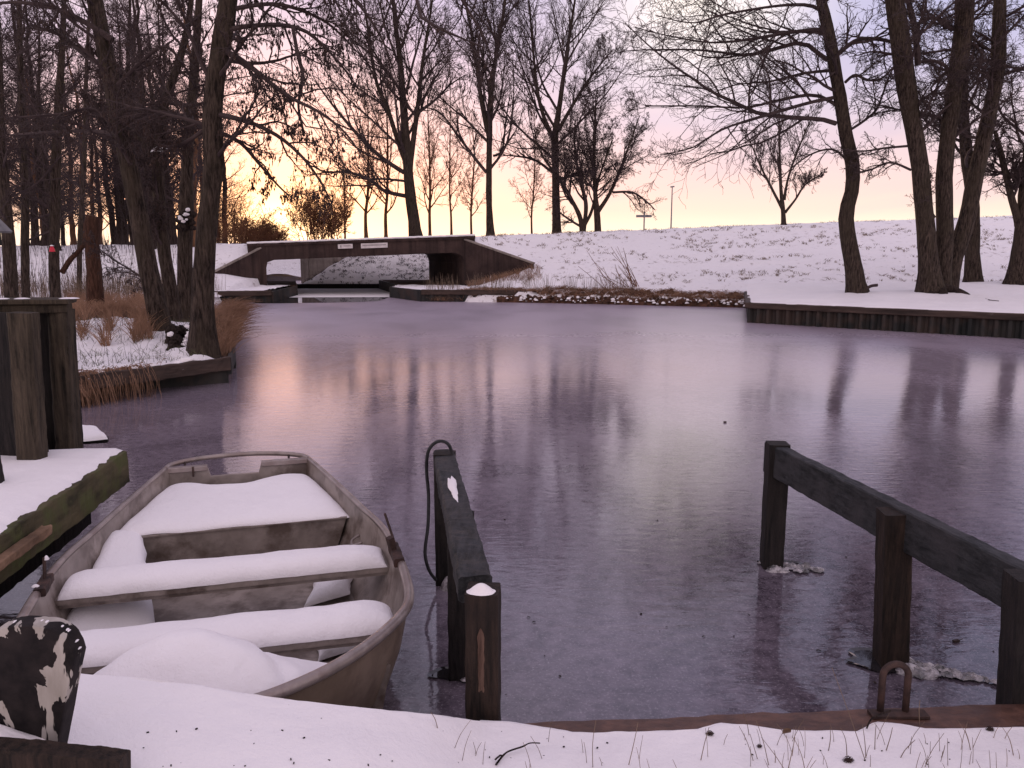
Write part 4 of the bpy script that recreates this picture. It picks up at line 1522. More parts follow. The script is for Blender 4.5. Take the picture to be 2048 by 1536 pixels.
def spawn(P, R, k, rng, t0=0.2, t1=0.98, ang=(30, 60), length=(0.3, 0.6), rr=0.6, n=6, wig=0.15, up=0.1, bias=None, tipfall=0.5, rmin=0.003, rmax=None, rtip=0.25, updir=0.0):
    """k children on each parent branch"""
    B, m, _ = P.shape
    seg = np.linalg.norm(np.diff(P, axis=1), axis=-1)
    L = seg.sum(1)
    t = (np.arange(k)[None, :] + rng.random((B, k))) / k
    t = t0 + (t1 - t0) * t
    x = t * (m - 1)
    i = np.clip(x.astype(int), 0, m - 2)
    f = (x - i)[..., None]
    bi = np.arange(B)[:, None]
    pos = P[bi, i] * (1 - f) + P[bi, i + 1] * f
    tan = nrmz(P[bi, i + 1] - P[bi, i])
    rad = R[bi, i] * (1 - f[..., 0]) + R[bi, i + 1] * f[..., 0]
    rv = rng.normal(size=(B, k, 3))
    if bias is not None: rv = rv + np.array(bias)
    pr = nrmz(rv - tan * (rv * tan).sum(-1, keepdims=True))
    a = np.radians(rng.uniform(ang[0], ang[1], (B, k)))[..., None]
    d = nrmz(np.cos(a) * tan + np.sin(a) * pr + np.array([0, 0, updir]))
    ln = L[:, None] * rng.uniform(length[0], length[1], (B, k)) * (1 - tipfall * t)
    step = (ln / (n - 1))[..., None]
    pts = [pos]
    for s_ in range(n - 1):
        d = nrmz(d + rng.normal(size=(B, k, 3)) * wig + np.array([0, 0, up]))
        pts.append(pts[-1] + d * step)
    C = np.stack(pts, 2).reshape(B * k, n, 3)
    r0 = np.minimum(rad * rr, ln * 0.035 + rmin)
    if rmax: r0 = np.minimum(r0, rmax)
    r0 = np.maximum(r0, rmin)
    tp = np.linspace(1, rtip, n)[None, None, :]
    RR = np.maximum(r0[..., None] * tp, rmin * .7).reshape(B * k, n)
    return C, RR


def resample(pts, rad, n, lump=0.0, seed=0, flare=0.0):
    sp_ = smooth_path(pts, 8)
    P = np.array([tuple(p) for p in sp_])
    s_ = np.concatenate([[0], np.cumsum(np.linalg.norm(np.diff(P, axis=0), axis=1))])
    u = np.linspace(0, s_[-1], n)
    Q = np.stack([np.interp(u, s_, P[:, k]) for k in range(3)], 1)
    rk = np.concatenate([[0], np.cumsum([(Vector(a) - Vector(b)).length for a, b in zip(pts[1:], pts[:-1])])])
    rk = rk / rk[-1] * s_[-1]
    Rr = np.interp(u, rk, rad)
    Rr = Rr * (1 + lump * np.array([fbm(x * 1.3 + seed, seed, 3) for x in u]))
    if flare:
        Rr = Rr * (1 + flare * np.exp(-u / (rad[0] * 1.2)))
    return Q, Rr


def catkins(mb, P, R, rng, prob=0.5, ln=0.06, rad=0.012, mat=0):
    """small hanging catkins and cones near the ends of the twigs"""
    B, n, _ = P.shape
    m = int(B * prob)
    if m == 0: return
    ii = rng.integers(0, B, m); jj = rng.integers(1, n, m)
    base = P[ii, jj]
    L = ln * rng.uniform(.5, 1.3, m)[:, None]
    sway = rng.normal(size=(m, 3)) * 0.18 + np.array([0, 0, -1.0])
    d = nrmz(sway)
    e1 = nrmz(np.cross(d, np.array([1.0, 0.2, 0.1]))); e2 = np.cross(d, e1)
    r = rad * rng.uniform(.7, 1.3, m)[:, None]
    c = base + d * L * .5
    vs = np.stack([base, c + e1 * r, c + e2 * r, c - e1 * r, c - e2 * r, base + d * L], 1)
    f = np.array([[0, 1, 2], [0, 2, 3], [0, 3, 4], [0, 4, 1], [5, 2, 1], [5, 3, 2], [5, 4, 3], [5, 1, 4]])
    o = np.arange(m)[:, None, None] * 6
    mb.addq(vs.reshape(-1, 3), (f[None] + o).reshape(-1, 3), mat)


def trunk_mesh(mb, Q, Rr, sides=14, lump=0.05, seed=0.0, mat=0):
    """one stem with uneven bark"""
    n = len(Q)
    T = nrmz(np.gradient(Q, axis=0))
    ref = np.array([0.9, 0.35, 0.1])
    U = nrmz(np.cross(T, np.tile(ref, (n, 1)))); V_ = np.cross(T, U)
    vs = []
    for i in range(n):
        for k in range(sides):
            a = 2 * math.pi * k / sides
            p = Q[i]
            rr = Rr[i] * (1 + lump * fbm(math.cos(a) * 1.6 + seed, math.sin(a) * 1.6, p[2] * 1.6) + lump * .8 * fbm(math.cos(a) * 5, math.sin(a) * 5 + seed, p[2] * 3.0))
            if i < n * .06 + 1:
                rr *= 1 + .16 * (1 - i / (n * .06 + 1)) * max(0, math.sin(a * 4 + seed))
            vs.append(p + (U[i] * math.cos(a) + V_[i] * math.sin(a)) * rr)
    fs = []
    q_ = [(i * sides + k, i * sides + (k + 1) % sides, (i + 1) * sides + (k + 1) % sides, (i + 1) * sides + k) for i in range(n - 1) for k in range(sides)]
    o = mb.nv
    mb.addq(vs, q_, mat)
    mb.F.append((tuple(o + (n - 1) * sides + k for k in range(sides)), mat))


def stem_px(pts, Y, drad=1.0, dY=0.0):
    """trace given in photograph pixels (u, v, width) -> world points and radii at distance Y"""
    P, R_ = [], []
    for i, (u, v, wd) in enumerate(pts):
        y = Y + dY * i / max(1, len(pts) - 1)
        p = at(u, v, y)
        t_ = y / ray(u, v).y
        P.append(p); R_.append(wd / 2 * t_ / F_PX * drad * (0.80 if wd > 10 else 0.86))
    return P, R_


def make_tree(name, label, cat, group, stems, Y, limbs=(), seed=1, base_z=None, k1=14, l1=(.3, .5), t0=.25, ang1=(35, 65), up1=.05, levels=((9, (.35, .6)), (7, (.35, .6)), (4, (.4, .8))),
              wig=.16, up=.03, rmin=.006, bark='bark', twig='twig', ck=0.0, ck_len=.06, ck_rad=.012, bias=None, limb_k=None, bud=0.0, r1max=None, droop=0.0, angs=(25, 60), flare=.25, extra=None, sides=14, updir=0.0):
    rng = np.random.default_rng(seed)
    st = []
    for s_ in stems:
        P, R_ = stem_px(s_[0], s_[1] if len(s_) > 1 else Y, dY=(s_[2] if len(s_) > 2 else 0))
        if base_z is not None and P[0].z < base_z + .55:
            P[0] = P[0].copy(); P[0].z = min(P[0].z, base_z)
        st.append((P, R_))
    root = empty(name, (st[0][0][0].x, st[0][0][0].y, base_z if base_z is not None else st[0][0][0].z), label, cat, group)
    mt = MB()
    A = []
    for i, (P, R_) in enumerate(st):
        Q, Rr = resample(P, R_, 34, .05, seed + i, flare if i == 0 else flare * .6)
        trunk_mesh(mt, Q, Rr, sides, .07, seed + i * 3.1)
        A.append((Q, Rr))
    mt.build('trunk', bark, root, smooth=True)
    mc = MB()
    SP_ = np.stack([a[0] for a in A]); SR = np.stack([a[1] for a in A])
    # main limbs: traced ones and grown ones
    P1, R1 = [], []
    for lp in limbs:
        P, R_ = stem_px(lp[0], lp[1] if len(lp) > 1 else Y, dY=lp[2] if len(lp) > 2 else 0)
        Q, Rr = resample(P, R_, 18, .06, seed + 9)
        P1.append(Q); R1.append(Rr)
    if k1:
        C, R_ = spawn(SP_, SR, k1, rng, t0, .99, ang1, l1, .55, 18, wig * .5, up1, bias, .55, rmin, r1max, .18, updir)
        P1 += list(C); R1 += list(R_)
    P1 = np.stack(P1); R1 = np.stack(R1)
    thick = R1[:, 0] > .03
    tubes_np(mc, P1[thick], R1[thick], 7)
    tubes_np(mc, P1[~thick], R1[~thick], 5)
    P, R_ = P1, R1
    for li, (k, ln) in enumerate(levels):
        n = (9, 6, 5, 4)[li]
        P, R_ = spawn(P, R_, k, rng, (.12, .1, .15, .1)[li], .99, angs, ln, .6, n, wig * (1 + .3 * li), up - droop * (li + 1), None, .5, rmin, None, .3)
        tubes_np(mc, P, R_, (5, 3, 3, 3)[li])
    if bud:
        catkins(mc, P, R_, rng, bud, ck_len * .4, ck_rad * .8)
    mc.build('crown', twig, root)
    if ck:
        mk_ = MB()
        catkins(mk_, P, R_, rng, ck, ck_len, ck_rad)
        # cones in clusters on some of them
        sub = rng.random(len(P)) < .04
        for _ in range(3):
            catkins(mk_, P[sub], R_[sub], rng, 1.0, ck_len * .5, ck_rad * 1.7)
        tag(mk_.build('catkins', 'catkin', root), kind='stuff')
    return root


def copy_thing(root, loc, rz=0.0, sc=1.0, label=None, group=None, scz=None):
    r = root.copy(); COL.objects.link(r)
    r.location = loc; r.rotation_euler = (0, 0, rz); r.scale = (sc, sc, scz or sc)
    if label: r['label'] = label
    if group: r['group'] = group
    for ch in list(root.children):
        c = ch.copy(); COL.objects.link(c); c.parent = r
    return r


# --- two tall trees and the trunks between them on the left bank
make_tree('alder_tree', 'stout upright dark tree nearest the water on the left bank, catkins hanging over the ice', 'tree', 'trees on the left bank',
          [([(406, 705, 62), (405, 600, 54), (410, 500, 50), (420, 400, 48), (428, 320, 50), (424, 250, 46), (430, 170, 46), (444, 80, 46), (456, 0, 44), (470, -160, 38), (480, -420, 26), (486, -700, 12)],)],
          12.25,
          limbs=[([(452, 60, 14), (500, 52, 11), (560, 50, 10), (610, 62, 9), (650, 95, 7), (690, 140, 5), (712, 175, 3)], 12.2, .6),
                 ([(455, 105, 16), (490, 125, 13), (540, 165, 11), (580, 195, 9), (640, 225, 7), (690, 265, 5), (730, 320, 3)], 12.2, -1.0),
                 ([(440, 230, 14), (500, 245, 11), (560, 275, 9), (610, 320, 7), (645, 370, 5), (665, 410, 3)], 12.2, -.8),
                 ([(432, 262, 12), (480, 285, 9), (520, 330, 7), (560, 375, 5), (590, 400, 3)], 12.2, .9),
                 ([(455, 20, 12), (540, 8, 9), (600, 20, 8), (660, 50, 6), (720, 110, 3)], 12.2, 1.2),
                 ([(585, 50, 9), (592, 90, 9), (598, 120, 9), (606, 150, 9), (600, 190, 8), (597, 215, 6), (604, 250, 6), (608, 272, 7)], 12.2),
                 ([(430, 170, 16), (405, 130, 12), (380, 70, 9), (340, 20, 7), (300, -20, 5)], 12.3),
                 ([(424, 270, 12), (380, 240, 9), (330, 225, 7), (270, 245, 5), (230, 270, 3)], 12.3, 1.2),
                 ([(410, 260, 12), (360, 290, 9), (320, 290, 7), (290, 265, 6)], 12.3),
                 ([(470, -160, 24), (560, -190, 20), (680, -120, 15), (790, -60, 12), (833, -20, 9), (836, 26, 8), (870, 52, 7), (920, 75, 5), (970, 95, 3)], 12.3, -1.5),
                 ([(475, -200, 22), (600, -260, 18), (760, -220, 14), (860, -120, 10), (900, -40, 8), (960, 60, 5), (985, 120, 3)], 12.3, 1.0),
                 ([(468, -100, 18), (540, -80, 14), (620, -60, 11), (700, -10, 8), (760, 70, 5), (790, 150, 3)], 12.3, .5)],
          seed=3, base_z=.38, r1max=.035, k1=16, l1=(.16, .30), t0=.30, ang1=(45, 80), up1=.02, levels=((10, (.30, .55)), (7, (.35, .65)), (4, (.4, .9))), rmin=.0036, ck=.9, ck_len=.075, ck_rad=.010, droop=.035, wig=.17, sides=20)

make_tree('alder_tree', 'tall trunk leaning to the left beside the upright one on the left bank', 'tree', 'trees on the left bank',
          [([(326, 680, 54), (314, 620, 48), (297, 540, 46), (279, 440, 44), (262, 350, 42), (243, 270, 41), (228, 190, 40), (210, 100, 38), (190, 0, 38), (165, -140, 30), (140, -400, 20), (130, -600, 10)],)],
          13.9,
          limbs=[([(225, 80, 18), (180, 50, 14), (120, 20, 10), (40, 5, 8), (-40, 10, 5)], 13.8), ([(222, 140, 16), (170, 110, 12), (120, 70, 9), (60, 50, 6)], 13.8, 1),
                 ([(262, 330, 10), (200, 225, 8), (110, 230, 7), (30, 235, 4)], 13.8, -1), ([(250, 270, 9), (180, 262, 8), (90, 265, 6), (20, 270, 4)], 13.8, 1),
                 ([(245, 250, 9), (300, 225, 8), (360, 230, 6), (400, 235, 3)], 13.8), ([(235, 170, 10), (320, 95, 8), (360, 120, 6), (390, 175, 4)], 13.8)],
          seed=5, base_z=.5, r1max=.028, k1=10, l1=(.22, .38), t0=.25, ang1=(45, 85), up1=.01, levels=((9, (.30, .55)), (7, (.35, .65)), (4, (.4, .9))), rmin=.0034, ck=.8, ck_len=.06, ck_rad=.010, droop=.03, wig=.17, sides=20)

make_tree('alder_tree', 'slim grey tree behind the leaning one, with snow in its fork', 'tree', 'trees on the left bank',
          [([(354, 650, 34), (341, 580, 32), (328, 500, 31), (320, 420, 30), (315, 350, 30), (313, 300, 30)],), ([(314, 310, 26), (290, 285, 12), (262, 262, 9), (230, 200, 6), (210, 100, 4)],),
           ([(313, 305, 28), (322, 260, 24), (326, 220, 22), (345, 160, 20), (362, 110, 18), (380, 20, 14), (395, -160, 6)],)],
          15.2, limbs=[([(318, 305, 12), (345, 290, 9), (380, 265, 7), (410, 250, 4)], 15.2)],
          seed=8, base_z=.5, r1max=.03, k1=6, l1=(.3, .55), t0=.2, ang1=(40, 80), levels=((9, (.35, .6)), (7, (.35, .65)), (5, (.4, .9))), rmin=.005, ck=.35, ck_len=.06, ck_rad=.010, sides=16)
mb = MB(); c_ = at(315, 300, 15.1); heap(c_.x, c_.y, c_.z - .04, .13, .10, .10, mb, 2); heap(c_.x + .12, c_.y, c_.z + .02, .07, .06, .06, mb, 3)
tag(mb.build('snow_pad', 'snow', smooth=True), 'small pad of snow lying in the fork of the slim grey tree', 'snow')

make_tree('alder_tree', 'pale grey trunk with a snowy burr, just left of the upright tree', 'tree', 'trees on the left bank',
          [([(372, 640, 38), (370, 560, 36), (370, 480, 36), (372, 430, 38), (374, 350, 30), (378, 260, 26), (390, 130, 22), (398, 0, 16), (405, -160, 8)],)],
          17.0, seed=10, base_z=.45, r1max=.03, k1=9, l1=(.25, .4), t0=.35, ang1=(40, 80), levels=((7, (.35, .6)), (6, (.35, .65)), (3, (.4, .9))), rmin=.004, ck=.35, ck_len=.06, ck_rad=.009, sides=16)
mb = MB()
c_ = at(371, 440, 16.8)
for k in range(16):
    a = random.uniform(0, 6.28)
    blob((c_.x + .15 * math.cos(a), c_.y + .06 * math.sin(a) - .02, c_.z + random.uniform(-.16, .16)), random.uniform(.06, .11), mb, k)
tag(mb.build('tree_burr', ['bark_dark'], smooth=True), 'dark knotty burr on the pale grey trunk left of the upright tree', 'tree burr')
mb = MB()
for k in range(7):
    blob((c_.x + random.uniform(-.12, .12), c_.y - .14, c_.z + random.uniform(-.04, .24)), random.uniform(.03, .06), mb, k, .7)
tag(mb.build('snow_clumps', ['snow'], smooth=True), 'snow clumps on the dark burr left of the upright tree', 'snow')

# roots, dead stems and snow at the feet of the two big trees
mb = MB()
r_ = random.Random(4)
for k in range(34):
    p = at(r_.uniform(330, 375), r_.uniform(640, 675), 13.0 + r_.uniform(-.3, .3)); h_ = r_.uniform(0, 1) ** 1.6
    blob((p.x * (1 - .0 * h_), p.y + .2 * h_, .44 + .30 * h_), r_.uniform(.05, .12) * (1.1 - .4 * h_), mb, k, .9, 9, 6, .5)
tag(mb.build('dead_roots', 'bark_dark', smooth=False), 'dark knotted root stock between the leaning and the upright tree', 'root stock')
mb = MB()
for k in range(13):
    p = at(r_.uniform(332, 378), 650, 12.85 + r_.uniform(-.3, .25)); h_ = r_.uniform(0, 1)
    blob((p.x, p.y + .15 * h_, .50 + .30 * h_), r_.uniform(.03, .065), mb, k + 50, .6, 9, 6, .5)
tag(mb.build('snow_clumps', 'snow', smooth=True), 'snow clumps on the root stock between the two big left trees', 'snow')

# trunks further back at the left
backs = [([(22, 600, 32), (18, 500, 30), (12, 420, 28), (2, 300, 26), (-4, 150, 22), (-10, 0, 18), (-14, -160, 8)], 20.0, 'thick trunk at the far left behind the fence', 21),
         ([(50, 600, 20), (50, 500, 20), (50, 400, 19), (44, 250, 16), (40, 100, 14), (38, -40, 9)], 22.0, 'thin trunk second from the left edge, behind the fence', 22),
         ([(110, 600, 27), (108, 520, 25), (110, 440, 25), (112, 330, 24), (118, 200, 20), (126, 60, 14), (130, -60, 8)], 21.0, 'trunk behind the fence with a red feeder on its left side', 23),
         ([(158, 600, 12), (160, 480, 12), (168, 330, 11), (172, 160, 9), (180, 0, 6)], 27.0, 'very thin straight trunk left of the broken snag', 24)]
for i, (pts, Y, lab, sd) in enumerate(backs):
    make_tree('alder_tree', lab, 'tree', 'trees on the left bank', [(pts,)], Y, seed=sd, base_z=.3, r1max=.03, k1=11, l1=(.2, .4), t0=.2, ang1=(45, 80), levels=((8, (.35, .6)), (6, (.35, .65)), (3, (.4, .9))), rmin=.005, ck=.2, ck_len=.06, ck_rad=.013, sides=10, bark='bark')
# broken snag with a side branch
sn = make_tree('broken_snag', 'reddish broken-off tree stump trunk behind the brown grass on the left bank', 'tree snag', None,
               [([(190, 610, 40), (188, 540, 36), (184, 490, 34), (184, 450, 38), (186, 432, 30)],), ([(124, 545, 12), (140, 520, 13), (155, 505, 12), (170, 488, 10), (188, 470, 6)],)],
               19.5, seed=31, base_z=.35, k1=6, l1=(.1, .25), t0=.4, levels=((5, (.3, .5)), (4, (.3, .5))), rmin=.006, bark='bark_snag', sides=12)
mb = MB(); c_ = at(104, 497, 20.6); heap(c_.x, c_.y, c_.z - .08, .075, .07, .15, mb, 0, 12, 6, .6)
fd = mb.build('bird_feeder', 'red_plastic', smooth=True)
tag(fd, 'small red bird feeder hanging on a trunk behind the fence', 'bird feeder')
mb = MB(); heap(c_.x, c_.y, c_.z + .06, .06, .06, .03, mb, 3, 10, 3); s2 = mb.build('snow_cap', 'snow', smooth=True); s2.parent = fd
mb = MB(); mb.tube([(c_.x, c_.y, c_.z + .05), (c_.x + .1, c_.y, c_.z + .12), (c_.x + .22, c_.y + .1, c_.z + .14)], .008, 5); s2 = mb.build('hook', 'rope'); s2.parent = fd

# --- trees on the right quay
GR = 'trees on the right quay'
make_tree('oak_tree', 'single bowed trunk on the right quay with long branches sweeping left', 'tree', GR,
          [([(1715, 592, 46), (1708, 540, 40), (1697, 480, 38), (1692, 430, 36), (1704, 380, 34), (1705, 330, 34), (1694, 280, 32), (1684, 220, 32), (1672, 150, 30), (1664, 100, 30), (1654, 50, 28), (1640, -10, 24), (1620, -130, 18), (1600, -330, 9)],)],
          25.2,
          limbs=[([(1672, 247, 12), (1640, 238, 11), (1597, 236, 10), (1555, 232, 10), (1515, 226, 9), (1470, 205, 8), (1424, 184, 7), (1390, 160, 6), (1361, 141, 5), (1320, 110, 4), (1283, 78, 3), (1250, 45, 2)], 25.2, -1),
                 ([(1655, 120, 12), (1643, 112, 11), (1606, 86, 10), (1560, 95, 9), (1520, 106, 8), (1486, 110, 7), (1420, 102, 5), (1366, 99, 4), (1283, 100, 3), (1235, 104, 2)], 25.2, 1.5),
                 ([(1650, 60, 10), (1639, 58, 9), (1573, 66, 8), (1498, 79, 7), (1450, 84, 5), (1407, 84, 4), (1330, 70, 3), (1270, 55, 2)], 25.2, .5),
                 ([(1668, 195, 9), (1620, 205, 8), (1560, 222, 8), (1500, 240, 7), (1448, 257, 5), (1410, 280, 4), (1378, 298, 3), (1320, 310, 2)], 25.2, -2),
                 ([(1680, 215, 9), (1630, 190, 8), (1560, 200, 7), (1490, 215, 5), (1400, 212, 4), (1290, 212, 3)], 25.2, 1.0),
                 ([(1640, 20, 9), (1614, 10, 8), (1552, 12, 6), (1448, 29, 5), (1386, 46, 3), (1310, 30, 2)], 25.2, -1),
                 ([(1620, -60, 9), (1560, -50, 8), (1470, -30, 6), (1380, -20, 4), (1300, -10, 2)], 25.2, 1),
                 ([(1672, 112, 12), (1695, 92, 11), (1718, 79, 10), (1750, 78, 9), (1780, 83, 8), (1810, 95, 5), (1840, 120, 3)], 25.2, 1.5),
                 ([(1690, 165, 7), (1710, 150, 7), (1735, 160, 6), (1763, 157, 5), (1790, 130, 4)], 25.2, -1),
                 ([(1697, 262, 6), (1730, 240, 6), (1755, 215, 5), (1775, 160, 4), (1790, 130, 3)], 25.2, 1),
                 ([(1700, 330, 5), (1670, 300, 5), (1630, 305, 4), (1590, 330, 3), (1560, 360, 2)], 25.2, 1)],
          seed=41, base_z=.56, k1=13, l1=(.25, .42), t0=.42, ang1=(50, 85), up1=.0, bias=(-1.1, 0, 0.1), levels=((13, (.30, .6)), (7, (.35, .65)), (4, (.4, .9))), rmin=.007, wig=.15, droop=.018, sides=18, r1max=.05)

make_tree('oak_tree', 'three thick stems from one foot on the right quay, spreading like a fan', 'tree', GR,
          [([(1862, 592, 56), (1858, 540, 48), (1852, 460, 42), (1846, 400, 42), (1838, 320, 40), (1824, 240, 42), (1812, 170, 46), (1802, 90, 46), (1792, 20, 44), (1780, -60, 34), (1740, -300, 14)], 24.6),
           ([(1880, 588, 50), (1884, 540, 44), (1890, 460, 40), (1888, 380, 38), (1892, 310, 38), (1902, 230, 38), (1914, 150, 40), (1924, 80, 44), (1930, 10, 44), (1935, -80, 34), (1960, -330, 14)], 24.9),
           ([(1892, 575, 44), (1908, 520, 40), (1925, 470, 38), (1938, 420, 38), (1950, 360, 38), (1965, 290, 36), (1980, 220, 34), (1994, 150, 34), (1998, 80, 34), (2000, 0, 28), (2010, -120, 18), (2030, -330, 9)], 25.2)],
          24.8,
          limbs=[([(1836, 130, 16), (1830, 60, 15), (1815, -20, 13), (1830, -120, 8)], 24.8), ([(1905, 60, 12), (1870, 36, 9), (1840, 45, 7), (1800, 60, 4)], 24.9),
                 ([(1835, 125, 8), (1870, 122, 8), (1895, 140, 7), (1860, 180, 5), (1900, 190, 3)], 25), ([(1990, 90, 9), (2010, 70, 7), (2040, 40, 5), (2070, 10, 3)], 25),
                 ([(1945, 85, 8), (1965, 110, 7), (1960, 130, 6), (1975, 150, 5), (1980, 200, 3)], 25), ([(1815, 292, 6), (1770, 296, 5), (1730, 302, 4), (1690, 300, 3)], 24.6),
                 ([(1822, 340, 6), (1780, 325, 5), (1740, 340, 4), (1710, 345, 3)], 24.6), ([(1870, 435, 6), (1850, 400, 5), (1862, 350, 3)], 24.6)],
          seed=43, base_z=.60, k1=15, l1=(.16, .32), t0=.35, ang1=(45, 85), up1=-.01, levels=((11, (.35, .65)), (7, (.35, .65)), (4, (.4, .9))), rmin=.007, wig=.19, droop=.02, bud=.25, ck_len=.09, ck_rad=.016, sides=18, r1max=.05)

make_tree('oak_tree', 'trunk standing behind the three-stemmed tree on the right quay', 'tree', GR,
          [([(1946, 572, 42), (1945, 500, 34), (1946, 430, 32), (1942, 370, 30), (1935, 320, 30), (1928, 250, 26), (1925, 170, 24), (1920, 60, 18), (1915, -60, 12), (1910, -200, 6)],)],
          29.5, seed=45, base_z=.7, r1max=.055, k1=22, l1=(.25, .42), t0=.3, ang1=(50, 85), levels=((10, (.35, .65)), (7, (.35, .65)), (4, (.4, .9))), rmin=.008, wig=.2, bud=.2, ck_len=.09, ck_rad=.018, sides=12)
make_tree('oak_tree', 'trunk at the right edge forking low, behind the quay', 'tree', GR,
          [([(2032, 575, 52), (2038, 520, 38), (2046, 450, 36), (2052, 380, 32), (2064, 250, 24), (2080, 100, 16), (2090, -60, 8)],), ([(2040, 450, 20), (2024, 400, 17), (2012, 350, 15), (2000, 300, 14), (1990, 262, 8)],)],
          28.5, seed=47, base_z=.7, r1max=.055, k1=20, l1=(.28, .5), t0=.25, ang1=(45, 85), levels=((10, (.35, .65)), (7, (.35, .65)), (4, (.4, .9))), rmin=.008, wig=.2, bud=.2, ck_len=.09, ck_rad=.018, sides=12)
# exposed roots with snow, fallen sticks
mb = MB()
r_ = random.Random(14)
for k in range(9):
    a = r_.uniform(-2.6, .3)
    c_ = at(1880, 585, 24.6)
    p0 = Vector((c_.x, c_.y, .92)); p1 = p0 + Vector((math.cos(a) * .55, math.sin(a) * .4, -.16)); p2 = p0 + Vector((math.cos(a) * .9, math.sin(a) * .7, -.32))
    mb.tube(smooth_path([p0, p1, p2], 4), [.12, .115, .11, .10, .09, .08, .07, .05, .03], 8)
tag(mb.build('tree_roots', 'bark_dark', smooth=True), 'exposed roots spreading from the foot of the three-stemmed tree', 'roots')
def stick(name, label, pts, r, mat='twig'):
    m_ = MB(); m_.tube(smooth_path(pts, 4), r, 5)
    return tag(m_.build(name, mat), label, 'stick')
stick('fallen_branch', 'short dark branch lying in the snow right beside the single bowed trunk', [at(1728, 580, 25), at(1742, 572, 25), at(1755, 570, 25)], .05)
stick('fallen_branch', 'thin twig lying in the snow of the right quay, right of the fan of stems', [on(1958, 594, .62), on(1980, 600, .63), on(1998, 602, .62)], .012)

# --- row of trees on the dyke behind the bridge
GD = 'bare trees in a row on the dyke'
make_tree('poplar_tree', 'tall dyke tree with a thick leaning trunk and low left limbs, behind the bridge', 'tree', GD,
          [([(832, 470, 30), (822, 400, 27), (816, 340, 24), (812, 280, 21), (806, 200, 18), (800, 120, 14), (790, 40, 10), (782, -60, 6), (778, -140, 3)],),
           ([(818, 340, 16), (828, 270, 13), (836, 210, 11), (846, 120, 8), (862, 20, 5), (870, -60, 3)],), ([(814, 330, 14), (795, 280, 12), (776, 220, 10), (752, 160, 8), (736, 60, 6), (725, -20, 4)],)],
          48.0, limbs=[([(812, 392, 10), (770, 382, 9), (740, 360, 8), (700, 345, 6), (655, 345, 4), (620, 350, 2)], 48, -1), ([(808, 345, 11), (770, 320, 10), (735, 290, 9), (690, 240, 7), (650, 190, 4), (625, 150, 2)], 48, 1),
                       ([(810, 362, 6), (770, 358, 5), (730, 358, 4), (700, 350, 2)], 48), ([(836, 225, 8), (870, 200, 6), (900, 170, 4), (930, 150, 2)], 48)],
          seed=51, base_z=2.7, r1max=.085, k1=15, l1=(.36, .60), t0=.22, ang1=(25, 58), up1=.03, levels=((9, (.38, .65)), (7, (.4, .7)), (3, (.4, .9))), rmin=.008, wig=.10, up=.04, bud=.15, ck_len=.20, ck_rad=.02, angs=(20, 50), sides=10)
make_tree('poplar_tree', 'tall tree with a straight trunk just right of the bridge centre on the dyke', 'tree', GD,
          [([(981, 468, 18), (978, 400, 15), (978, 340, 15), (979, 270, 14), (980, 220, 15), (986, 150, 12), (998, 80, 9), (1010, 0, 6), (1016, -80, 3)],), ([(980, 280, 13), (966, 220, 11), (956, 150, 9), (946, 80, 7), (930, 0, 5), (925, -60, 3)],)],
          48.0, limbs=[([(973, 345, 8), (945, 310, 7), (915, 270, 6), (880, 225, 4), (850, 215, 2)], 48), ([(986, 312, 6), (1004, 300, 5), (1012, 240, 4), (1020, 190, 2)], 48)],
          seed=53, base_z=2.7, r1max=.085, k1=17, l1=(.34, .56), t0=.25, ang1=(25, 55), up1=.04, levels=((9, (.38, .65)), (7, (.4, .7)), (3, (.4, .9))), rmin=.008, wig=.10, up=.05, bud=.15, ck_len=.20, ck_rad=.02, angs=(20, 50), sides=10)
make_tree('poplar_tree', 'tall tree with a high fork, furthest right of the tall ones on the dyke', 'tree', GD,
          [([(1114, 466, 23), (1112, 400, 20), (1111, 340, 18), (1110, 275, 18), (1118, 220, 13), (1126, 160, 11), (1136, 90, 8), (1150, 0, 5), (1160, -70, 3)],), ([(1108, 280, 13), (1090, 240, 9), (1076, 190, 8), (1068, 120, 6), (1062, 50, 5), (1055, -30, 3)],),
           ([(1116, 262, 11), (1140, 220, 8), (1170, 170, 6), (1200, 130, 4), (1225, 100, 2)],)],
          48.0, limbs=[([(1105, 345, 7), (1070, 320, 6), (1030, 312, 4), (1000, 310, 2)], 48), ([(1120, 360, 7), (1160, 345, 5), (1195, 340, 3)], 48)],
          seed=55, base_z=2.75, r1max=.085, k1=15, l1=(.38, .62), t0=.25, ang1=(25, 58), up1=.03, levels=((9, (.38, .65)), (7, (.4, .7)), (3, (.4, .9))), rmin=.008, wig=.11, up=.05, bud=.1, ck_len=.2, ck_rad=.03, angs=(20, 50), sides=10)
